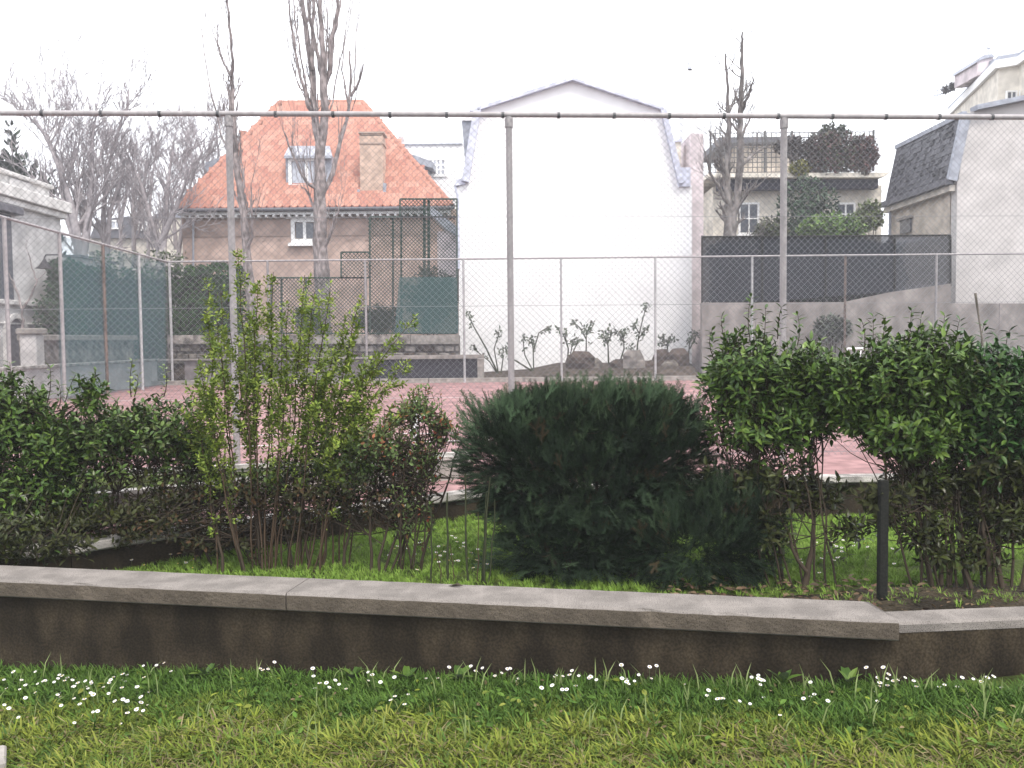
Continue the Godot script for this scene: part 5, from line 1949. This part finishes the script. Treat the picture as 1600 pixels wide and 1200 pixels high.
	# feathery shoots along its outline
	for s in [[735, 640, -0.8, 0.5], [728, 668, -1, 0.35], [722, 690, -1, 0.2], [735, 610, -0.6, 0.9], [775, 605, -0.3, 1], [800, 598, 0.1, 1], [830, 592, 0.2, 1], [865, 588, 0.1, 1], [900, 585, -0.2, 1], [935, 583, 0.1, 1], [960, 580, 0.2, 1], [990, 585, 0, 1], [1020, 590, 0.2, 1], [1050, 595, 0.3, 1], [1080, 610, 0.5, 0.9], [1100, 640, 0.8, 0.5], [730, 720, -1, 0], [745, 750, -1, -0.1], [775, 870, -1, 0.1], [790, 885, -1, 0], [765, 850, -1, 0.2], [1110, 680, 1, 0.2], [780, 820, -1, 0], [800, 905, -1, -0.1], [760, 770, -1, -0.2]]:
		for k in 20:
			var tip := at(s[0] + r.randf_range(-18, 18), s[1] + 14 + r.randf_range(0, 26), 6.0 + r.randf_range(-0.25, 0.3)) - b0
			var dir := Vector3(s[2], s[3], 0) + rand_dir(r) * 0.4
			L.xf.append(leaf_xf(tip - dir.normalized() * 0.1, dir.normalized(), UP + rand_dir(r) * 0.5, r.randf_range(0.12, 0.2)))
			var col := tint(r, pal)
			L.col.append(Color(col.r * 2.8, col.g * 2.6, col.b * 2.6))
	for k in 7:
		var m := MB.new()
		m.tube(bend(Vector3((k - 3) * 0.06, -0.05, r.randf_range(-0.1, 0.1)), at(790 + k * 48, 680 + absf(k - 3) * 10, 6.0) - b0, UP * -0.04, 6), taper(0.022, 0.006, 6), 6)
		obj("stem", m, M.twig, t)
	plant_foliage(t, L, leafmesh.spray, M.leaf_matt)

	# ---- low mixed shrub with some red leaves
	b0 = gnd(520, 893, low)
	o = {"low_y": 0.45, "low_holes": 0.3, "shaded_low_pal": [Color(0.03, 0.036, 0.014), Color(0.04, 0.042, 0.017), Color(0.022, 0.024, 0.012), Color(0.07, 0.04, 0.02)], "size": 0.042, "leaf": "small", "mat": "leaf_soft", "pal": [Color(0.035, 0.055, 0.018), Color(0.05, 0.075, 0.02), Color(0.028, 0.04, 0.018), Color(0.06, 0.095, 0.02), Color(0.045, 0.055, 0.02)], "twig": 0.11, "few": 6, "lots": 10, "holes": -0.2, "hole_size": 6.5, "bark": "twig", "out": 0.5, "rise": 0.5}
	o.stems = []
	for k in 12:
		o.stems.append([gnd(330 + k * 30, 893, low) + Vector3(r.randf_range(-0.05, 0.05), 0, r.randf_range(-0.1, 0.1)), at(270 + k * 41, 730 - 20 * (k % 3), 6.2), 0.011])
	o.stems.append([gnd(600, 895, low), at(655, 640, 6.1), 0.01])
	o.stems.append([gnd(610, 895, low), at(690, 680, 6.1), 0.009])
	shrub("cotoneaster", "low tangled dark olive shrub between the tall green stems and the yew", "shrub", b0, [
		[at(330, 775, 6.2), Vector3(0.42, 0.26, 0.3), 560], [at(470, 765, 6.2), Vector3(0.5, 0.27, 0.32), 760], [at(600, 760, 6.15), Vector3(0.4, 0.27, 0.3), 560], [at(560, 700, 6.2), Vector3(0.4, 0.2, 0.25), 130], [at(360, 840, 6.1), Vector3(0.4, 0.1, 0.2), 120], [at(240, 810, 6.1), Vector3(0.4, 0.16, 0.25), 200]], o)
	b0 = gnd(640, 896, low)
	o = o.duplicate()
	o.size = 0.036
	o.pal = [Color(0.09, 0.14, 0.045), Color(0.07, 0.115, 0.04), Color(0.12, 0.165, 0.06), Color(0.08, 0.12, 0.04), Color(0.09, 0.13, 0.045), Color(0.07, 0.1, 0.04), Color(0.12, 0.16, 0.05), Color(0.09, 0.14, 0.04), Color(0.12, 0.15, 0.06), Color(0.3, 0.07, 0.045)]
	o.low_y = 0.1
	o.few = 5; o.lots = 8; o.holes = -0.12; o.hole_size = 7.0
	o.stems = []
	for k in 7:
		o.stems.append([b0 + Vector3(r.randf_range(-0.08, 0.08), 0, r.randf_range(-0.05, 0.05)), at([600, 625, 645, 655, 670, 690, 705][k], [640, 660, 610, 615, 640, 650, 665][k], 6.0), 0.006])
	shrub("red_leaved_shrub", "open shrub with scattered red leaves just left of the yew", "shrub", b0, [
		[at(650, 640, 6.0), Vector3(0.22, 0.2, 0.2), 130], [at(690, 660, 6.0), Vector3(0.16, 0.14, 0.15), 90], [at(610, 690, 6.0), Vector3(0.24, 0.2, 0.2), 150], [at(665, 715, 6.0), Vector3(0.14, 0.18, 0.15), 130], [at(640, 800, 6.0), Vector3(0.2, 0.25, 0.18), 110]], o)

	# ---- tall yellow green stems
	b0 = gnd(430, 893, low)
	t = thing("spring_shrub", "tall upright shrub with fresh yellow green leaves along its stems", "shrub", b0)
	L = Leaves.new()
	var gp := [Color(0.2, 0.26, 0.045), Color(0.14, 0.2, 0.035), Color(0.25, 0.3, 0.06), Color(0.1, 0.155, 0.035)]
	var tops := [[371, 388, 395], [326, 445, 350], [345, 455, 380], [403, 440, 410], [427, 425, 415], [451, 475, 420], [476, 430, 430], [492, 455, 450], [516, 450, 460], [540, 500, 470], [562, 470, 480], [360, 520, 400], [390, 500, 420], [505, 560, 470], [575, 560, 490], [310, 560, 380], [470, 520, 440], [415, 540, 430], [648, 496, 500], [600, 545, 500], [340, 500, 390], [440, 520, 425], [525, 540, 465], [380, 560, 405], [490, 580, 450], [550, 590, 480], [330, 590, 380], [610, 590, 520], [640, 560, 530], [585, 620, 500], [560, 640, 500], [660, 610, 545], [312, 600, 350], [300, 640, 340], [625, 650, 540], [520, 600, 470]]
	for s in tops:
		var foot := gnd(s[2], 888 + r.randf_range(-6, 8), low) - b0
		var tip := at(s[0], s[1], 6.25 + r.randf_range(-0.22, 0.25)) - b0
		var sag := Vector3(0, 0.06, 0) if s[0] < 600 else Vector3(-0.12, 0.1, 0)
		var pts := bend(foot, tip, sag + Vector3(r.randf_range(-0.04, 0.04), 0, 0), 10)
		for i in range(1, 10): pts[i] += rand_dir(r) * 0.012
		var m := MB.new()
		m.tube(pts, taper(0.007, 0.002, 10), 5)
		obj("stem", m, M.twig_red, t)
		for i in range(3, 11):
			var n := 11 if i > 5 else 6
			if i < 5 and r.randf() < 0.5: continue
			for q in n:
				var p: Vector3 = pts[i].lerp(pts[i - 1], r.randf())
				rosette(L, r, p + rand_dir(r) * 0.045, ((pts[i] - pts[i - 1]).normalized() + rand_dir(r) * 0.7).normalized(), r.randi_range(5, 8), 0.036, 0.035, gp)
			if i > 4 and i < 9 and r.randf() < 0.7:
				var d: Vector3 = ((pts[i] - pts[i - 1]).normalized() + rand_dir(r) * 0.7).normalized()
				var e: Vector3 = pts[i] + d * r.randf_range(0.12, 0.26)
				m = MB.new()
				m.tube([pts[i], pts[i].lerp(e, 0.5) + UP * 0.01, e], [0.003, 0.0022, 0.001], 3)
				obj("side_twig", m, M.twig_red, t)
				for q in 8: rosette(L, r, pts[i].lerp(e, (q + 1) / 8.0), (d + rand_dir(r) * 0.5).normalized(), 6, 0.042, 0.035, gp)
	plant_foliage(t, L, leafmesh.small, M.leaf_soft)

	# ---- privet and laurel at the left
	b0 = gnd(215, 880, low)
	o = {"low_y": 0.5, "low_holes": 0.28, "shaded_low_pal": [Color(0.034, 0.04, 0.01), Color(0.045, 0.052, 0.012), Color(0.026, 0.026, 0.009)], "size": 0.05, "leaf": "small", "mat": "leaf_gloss", "pal": [Color(0.055, 0.1, 0.022), Color(0.04, 0.075, 0.02), Color(0.08, 0.13, 0.025), Color(0.065, 0.08, 0.025)], "twig": 0.1, "few": 6, "lots": 9, "holes": -0.25}
	o.stems = []
	for k in 9:
		o.stems.append([gnd(120 + k * 24, 872, low), at(110 + k * 26, 720 - 12 * (k % 3), 6.3), 0.012])
	o.shoots = [[at(205, 620, 6.2), at(207, 562, 6.2)], [at(210, 620, 6.3), at(215, 585, 6.3)], [at(256, 620, 6.3), at(258, 570, 6.3)]]
	o.shoot_pal = gp
	shrub("privet_bush", "rounded privet bush with two pale shoots left of the tall green stems", "shrub", b0, [
		[at(170, 670, 6.3), Vector3(0.3, 0.24, 0.3), 280], [at(250, 665, 6.3), Vector3(0.34, 0.23, 0.3), 310], [at(300, 700, 6.3), Vector3(0.2, 0.22, 0.25), 130], [at(200, 735, 6.3), Vector3(0.42, 0.16, 0.28), 120], [at(190, 810, 6.1), Vector3(0.45, 0.2, 0.2), 330], [at(280, 770, 6.2), Vector3(0.2, 0.13, 0.2), 60]], o)
	b0 = gnd(50, 868, low)
	o = lo.duplicate()
	o.size = 0.058
	o.holes = -0.3
	o.low_y = 0.3
	o.stems = []
	for k in 7:
		o.stems.append([gnd(-20 + k * 25, 868, low), at(-40 + k * 32, 660 - 15 * (k % 2), 6.3), 0.014])
	o.shoots = [[at(70, 640, 6.3), at(78, 572, 6.3)], [at(100, 640, 6.3), at(118, 585, 6.3)], [at(130, 640, 6.2), at(150, 578, 6.2)], [at(20, 620, 6.3), at(15, 565, 6.3)], [at(45, 620, 6.3), at(50, 590, 6.3)], [at(90, 640, 6.4), at(92, 600, 6.4)]]
	shrub("laurel_bush", "dark laurel bush at the left edge before the pale wall", "shrub", b0, [
		[at(10, 650, 6.3), Vector3(0.32, 0.34, 0.3), 480], [at(95, 690, 6.3), Vector3(0.26, 0.24, 0.28), 340], [at(30, 760, 6.25), Vector3(0.4, 0.26, 0.3), 440], [at(110, 790, 6.2), Vector3(0.3, 0.2, 0.25), 180], [at(40, 820, 6.0), Vector3(0.42, 0.14, 0.2), 170], [at(70, 850, 5.62), Vector3(0.34, 0.08, 0.06), 110], [at(-30, 850, 5.62), Vector3(0.3, 0.1, 0.06), 90], [at(-80, 700, 6.3), Vector3(0.35, 0.5, 0.3), 260], [at(140, 610, 6.2), Vector3(0.13, 0.13, 0.13), 40]], o, gl)

	# ---- bare canes between shrub and yew
	var canes := [[673, 912, 673, 792, "twig_green", 0.007], [700, 913, 699, 770, "twig_green", 0.009], [708, 913, 703, 850, "twig_red", 0.004], [732, 914, 727, 740, "twig_green", 0.008], [745, 914, 747, 800, "twig_red", 0.004], [753, 914, 760, 770, "twig_green", 0.007], [757, 915, 766, 745, "twig_green", 0.008], [762, 915, 773, 780, "twig_green", 0.006], [690, 913, 682, 860, "twig_red", 0.004]]
	t = thing("bare_canes", "cluster of thin bare dark canes between red leaved shrub and yew", "shrub", gnd(720, 912, low))
	for c in canes:
		var m := MB.new()
		var p := gnd(c[0], c[1], low)
		var q := at(c[2], c[3], -p.z + 0.02)
		var pts := bend(p, q, Vector3(r.randf_range(-0.01, 0.01), 0, 0), 6)
		for i in range(1, 6): pts[i] += rand_dir(r) * 0.006
		m.tube(pts, taper(c[5], c[5] * 0.6, 6), 5)
		part("cane", m, c[4], t)
	# ---- posts inside the hedge
	for p in [[1378, 942, 750, "dark square fence post inside the hedge at right", 0.024], [88, 872, 780, "dark fence post low among the left laurel stems", 0.022]]:
		var f := gnd(p[0], p[1], low + 0.03)
		var m := MB.new()
		var hi := at(p[0], p[2], -f.z).y
		m.bbox(Vector3(f.x, (hi + f.y - 0.2) / 2, f.z), Vector3(p[4] * 2, hi - f.y + 0.2, p[4] * 2), 0.004)
		solo("fence_post", m, "post_dark", p[3], "post", "dark posts inside the hedge")


func daisy_mesh(tall: float, sd: int) -> ArrayMesh:
	var r := RandomNumberGenerator.new()
	r.seed = sd
	var tilt := Basis(Vector3.RIGHT, r.randf_range(0.0, 0.55)) * Basis(Vector3.BACK, r.randf_range(-0.3, 0.3))
	var head := Vector3(r.randf_range(-0.01, 0.01), tall, r.randf_range(-0.01, 0.01))
	var p := MB.new()
	for i in 13:
		var a := TAU * i / 13.0
		var d := tilt * Vector3(cos(a), 0.12, sin(a))
		var s := tilt * Vector3(-sin(a), 0, cos(a)) * 0.0026
		p.quad(head + d * 0.003 - s * 0.6, head + d * 0.0115 - s, head + d * 0.0115 + s, head + d * 0.003 + s * 0.6, UP)
	var y := MB.new()
	y.tube([head + tilt * Vector3(0, -0.001, 0), head + tilt * Vector3(0, 0.003, 0), head + tilt * Vector3(0, 0.0045, 0)], [0.0045, 0.004, 0.001], 7)
	var s2 := MB.new()
	s2.tube([Vector3.ZERO, head * Vector3(0.3, 0.6, 0.3), head], [0.0012, 0.001, 0.001], 4)
	var am := ArrayMesh.new()
	p.mesh(am)
	y.mesh(am)
	s2.mesh(am)
	am.surface_set_material(0, M.petal)
	am.surface_set_material(1, M.yolk)
	am.surface_set_material(2, M.stalk)
	return am


func grass_and_daisies() -> void:
	var r := RandomNumberGenerator.new()
	r.seed = 99
	var fine := tuft_shape(13, 0.024, 0.6, 1)
	var broad := tuft_shape(9, 0.043, 0.95, 2)
	var curl := tuft_shape(9, 0.034, 1.3, 3)
	var patch := FastNoiseLite.new()
	patch.frequency = 1.3
	var sets := [[[], []], [[], []], [[], []]]
	var deepg := [Color(0.06, 0.12, 0.02), Color(0.085, 0.145, 0.025), Color(0.05, 0.098, 0.02)]
	var yell := [Color(0.15, 0.18, 0.022), Color(0.115, 0.155, 0.022), Color(0.18, 0.195, 0.04), Color(0.08, 0.12, 0.02)]
	var straw := [Color(0.2, 0.165, 0.085), Color(0.14, 0.105, 0.06)]
	# front wall line, to keep the grass before it
	var wl := gnd(0, 906, 0.02)
	var wr := gnd(1405, 970, 0.02)
	for i in 40000:
		var x := r.randf_range(-3.7, 3.7)
		var d := r.randf_range(3.3, 5.4)
		var edge := minf(-lerpf(wl.z, wr.z, (x - wl.x) / (wr.x - wl.x)), 4.5 if x > 1.8 else 9.0)
		if d > edge + 0.02: continue
		var near := clampf((edge - d) / 0.95, 0, 1)
		var n := patch.get_noise_2d(x * 1.5, d * 2.0)
		var y := front_y(x, d)
		var a := r.randf() * TAU
		var bare := patch.get_noise_2d(x * 2.2 + 50, d * 3.0)
		if near > 0.6 and bare > 0.2 and r.randf() < 0.85: continue
		var kind := 0
		var c: Color
		var s := 0.0
		var mixed := near + n * 0.35 + r.randf_range(-0.15, 0.15)
		if mixed < 0.35:
			c = tint(r, deepg)
			s = r.randf_range(0.05, 0.1)
			kind = 0 if r.randf() < 0.75 else 1
		elif mixed < 0.68:
			c = tint(r, yell).lerp(tint(r, deepg), 0.35)
			s = r.randf_range(0.045, 0.08)
			kind = 0 if r.randf() < 0.6 else 1
		else:
			c = tint(r, yell)
			s = r.randf_range(0.06, 0.12)
			kind = 1 if r.randf() < 0.45 else (2 if r.randf() < 0.7 else 0)
			if r.randf() < 0.12: c = tint(r, deepg)
			if r.randf() < 0.14 + 0.5 * maxf(0, bare): c = tint(r, straw); kind = 2
		var b := Basis(UP, a).scaled(Vector3(s, s * r.randf_range(0.7, 1.15), s)) 
		sets[kind][0].append(Transform3D(b, Vector3(x, y - 0.008, -d)))
		sets[kind][1].append(c)
	var t := thing("front_grass", "rough yellow green grass growing before the low concrete wall", "grass")
	t.set_meta("kind", "stuff")
	for k in 3:
		many("tufts", [fine, broad, curl][k], M.grass, sets[k][0], sets[k][1], t)
	# low rosettes, clover and dead bits between the blades
	var lw := [[], []]
	for i in 5200:
		var x := r.randf_range(-3.4, 3.4)
		var d := r.randf_range(3.4, 5.2)
		var edge := minf(-lerpf(wl.z, wr.z, (x - wl.x) / (wr.x - wl.x)), 4.45 if x > 1.8 else 9.0)
		if d > edge - 0.02: continue
		var near := clampf((edge - d) / 0.95, 0, 1)
		if patch.get_noise_2d(x * 1.1 + 9, d * 1.4) < -0.05 and r.randf() < 0.7: continue
		var dead := r.randf() < 0.06 + 0.2 * near
		lw[0].append(leaf_xf(Vector3(x, front_y(x, d) + r.randf_range(0.02, 0.06), -d), Vector3(r.randfn(), r.randf_range(-0.3, 0.5), r.randfn()), UP + rand_dir(r) * 0.6, r.randf_range(0.025, 0.05) * (0.8 if dead else 1.0)))
		lw[1].append(tint(r, straw) if dead else tint(r, deepg if r.randf() < 0.6 else yell))
	many("ground_leaves", leafmesh.small, M.grass, lw[0], lw[1], t)
	# long single blades
	var bl := MB.new()
	for i in 240:
		var x := r.randf_range(-3.0, 3.0)
		var d := r.randf_range(3.7, 4.9)
		var edge := minf(-lerpf(wl.z, wr.z, (x - wl.x) / (wr.x - wl.x)), 4.45 if x > 1.8 else 9.0) - 0.05
		d = minf(d, edge)
		var p := Vector3(x, front_y(x, d), -d)
		var l := Vector3(r.randf_range(-0.09, 0.09), r.randf_range(0.09, 0.18), r.randf_range(-0.02, 0.05))
		var w := Vector3(0.003, 0, 0.001)
		var m := p + l * Vector3(0.4, 0.65, 0.4)
		bl.quad(p - w, m - w, m + w, p + w)
		bl.tri(m - w, p + l, m + w)
	var lm := mat("long_blade", Color(0.2, 0.25, 0.09), 0.6)
	obj("long_blades", bl, lm, t, "stuff")
	# lawn grass
	var xf := []
	var col := []
	var e := court_edge()
	for i in 26000:
		var x := r.randf_range(-4.5, 5.0)
		var d := r.randf_range(4.9, 8.9)
		if x > 1.0 and d < 5.45 and r.randf() < 0.75: continue
		var ed := 9.0
		for k in e.size() - 1:
			if x >= e[k].x and x < e[k + 1].x:
				ed = -lerpf(e[k].z, e[k + 1].z, (x - e[k].x) / (e[k + 1].x - e[k].x))
		if d > ed - 0.05: continue
		if d < -lerpf(wl.z, wr.z, (x - wl.x) / (wr.x - wl.x)) + 0.34: continue
		var s := r.randf_range(0.03, 0.06)
		xf.append(Transform3D(Basis(UP, r.randf() * TAU).scaled(Vector3(s * 1.3, s, s * 1.3)), Vector3(x, -0.2 + lawn_rise(x, -d), -d)))
		col.append(tint(r, [Color(0.16, 0.26, 0.042), Color(0.135, 0.23, 0.036), Color(0.19, 0.285, 0.055)]))
	t = thing("lawn_grass", "short bright green lawn grass between the hedge and the court", "grass")
	t.set_meta("kind", "stuff")
	many("tufts", fine, M.grass, xf, col, t)

	# daisies before the wall
	var shapes := []
	for k in 6: shapes.append(daisy_mesh(0.06 + 0.018 * k, 200 + k))
	var spots := [[60, 1040, 6, 50, 12], [160, 1065, 22, 60, 28], [110, 1050, 14, 55, 25], [200, 1040, 10, 35, 18], [25, 1060, 7, 25, 25], [215, 1092, 8, 14, 8], [110, 1110, 5, 55, 6], [265, 1025, 3, 10, 8], [418, 1032, 5, 14, 6], [490, 1045, 4, 12, 4], [520, 1055, 6, 18, 10], [575, 1045, 3, 14, 6], [625, 1058, 6, 24, 14], [690, 1030, 4, 30, 8], [755, 1030, 3, 18, 6], [800, 1030, 6, 18, 8], [875, 1075, 4, 14, 5], [890, 1030, 5, 20, 10], [960, 995, 2, 14, 2], [1000, 1014, 3, 14, 3], [925, 1045, 5, 28, 12], [990, 1055, 6, 16, 10], [1060, 1027, 1, 4, 2], [1140, 1065, 8, 34, 12], [1185, 1055, 6, 18, 10], [1270, 1065, 3, 10, 4], [1370, 1055, 6, 14, 10], [1400, 1040, 9, 36, 10], [1440, 1010, 4, 14, 6], [1510, 1015, 5, 25, 8], [1565, 1010, 3, 8, 8], [1595, 1030, 3, 8, 5], [1250, 1090, 3, 40, 8]]
	for s in spots:
		for k in s[2]:
			var px: float = s[0] + r.randfn(0, s[3] * 0.75)
			var py: float = s[1] + 6 + absf(r.randfn(0, s[4] * 1.1)) - s[4] * 0.4
			var g := gnd(px, py, -0.32)
			for q in 3: g = gnd(px, py, front_y(g.x, -g.z) + 0.09)
			var limit := minf(-lerpf(wl.z, wr.z, (g.x - wl.x) / (wr.x - wl.x)) - 0.03, 4.36 if g.x > 1.75 else 9.0)
			g.z = maxf(g.z, -limit)
			var o := obj("daisy", shapes[r.randi() % 6], null)
			o.position = Vector3(g.x, front_y(g.x, -g.z), g.z)
			o.rotation.y = r.randf_range(-0.8, 0.8)
			o.scale = Vector3.ONE * r.randf_range(0.62, 1.0)
			var where: String = "in the dense clump at the left end of the concrete wall" if px < 300 else "among weeds at the wall foot left of the middle" if px < 700 else "in the grass below the middle of the concrete wall" if px < 1080 else "in the grass below the right end of the broad coping" if px < 1330 else "in the scattered group before the corner wall at right"
			tag(o, "white daisy " + where, "daisy", "daisies in the front grass")
	# daisies on the lawn
	var small := [daisy_mesh(0.045, 301), daisy_mesh(0.055, 302), daisy_mesh(0.06, 303)]
	for s in [[700, 855, 30, 60, 36], [640, 870, 12, 40, 25], [1290, 850, 26, 50, 40], [1400, 850, 12, 40, 30], [280, 880, 8, 40, 10], [790, 880, 8, 30, 15], [1560, 850, 6, 30, 20]]:
		for k in s[2]:
			var g := gnd(s[0] + r.randfn(0, s[3] * 0.6), s[1] + r.randfn(0, s[4] * 0.5), -0.15)
			if -g.z < 5.3 or -g.z > 8.0: continue
			var o := obj("daisy", small[r.randi() % 3], null)
			o.position = Vector3(g.x, -0.2 + lawn_rise(g.x, g.z), g.z)
			o.rotation.y = r.randf() * 6.0
			tag(o, "small white daisy on the lawn " + ("behind the bare canes" if s[0] < 1000 else "behind the right laurel stems"), "daisy", "daisies on the lawn")
	# broad leaved weeds at the foot of the wall
	var weeds := [[722, 1035, 7, "leafy dock weed at the wall foot near the middle"], [560, 1048, 6, "broad leaved weed at the wall foot left of the middle"], [640, 1052, 5, "small broad leaved weed between two taller weeds"], [1180, 1018, 5, "dandelion weed below the joint in the wall"], [1265, 1010, 6, "broad leaved weed near the right end of the coping"], [330, 1055, 6, "dark leaved weed beside the big daisy clump"]]
	for w in weeds:
		var g := gnd(w[0], w[1], -0.35)
		for q in 3: g = gnd(w[0], w[1], front_y(g.x, -g.z))
		g.z = maxf(g.z, lerpf(wl.z, wr.z, (g.x - wl.x) / (wr.x - wl.x)) + 0.02)
		t = thing("broad_leaved_weed", w[3], "weed", g, "weeds along the wall foot")
		for k in w[2]:
			var a: float = TAU * k / w[2] + r.randf()
			var o := obj("leaf", leafmesh.laurel, M["laurel%d" % (k % 3)], t)
			o.transform = leaf_xf(UP * 0.02, Vector3(cos(a), r.randf_range(0.5, 1.4), sin(a)), UP, r.randf_range(0.07, 0.12))
	# litter of dead leaves on the soil under the hedge
	xf = []
	col = []
	for i in 900:
		var x := r.randf_range(0.9, 4.5)
		var d := r.randf_range(4.75, 5.5)
		xf.append(leaf_xf(Vector3(x, -0.165 + r.randf_range(0, 0.03), -d), Vector3(r.randfn(), r.randf_range(-0.2, 0.3), r.randfn()), UP + rand_dir(r) * 0.5, r.randf_range(0.03, 0.07)))
		col.append(tint(r, [Color(0.1, 0.06, 0.04), Color(0.06, 0.045, 0.03), Color(0.14, 0.1, 0.06)]))
	t = thing("leaf_litter", "brown leaf litter on the soil below the right hedge", "leaf litter")
	t.set_meta("kind", "stuff")
	many("leaves", leafmesh.small, M.leaf_matt, xf, col, t)
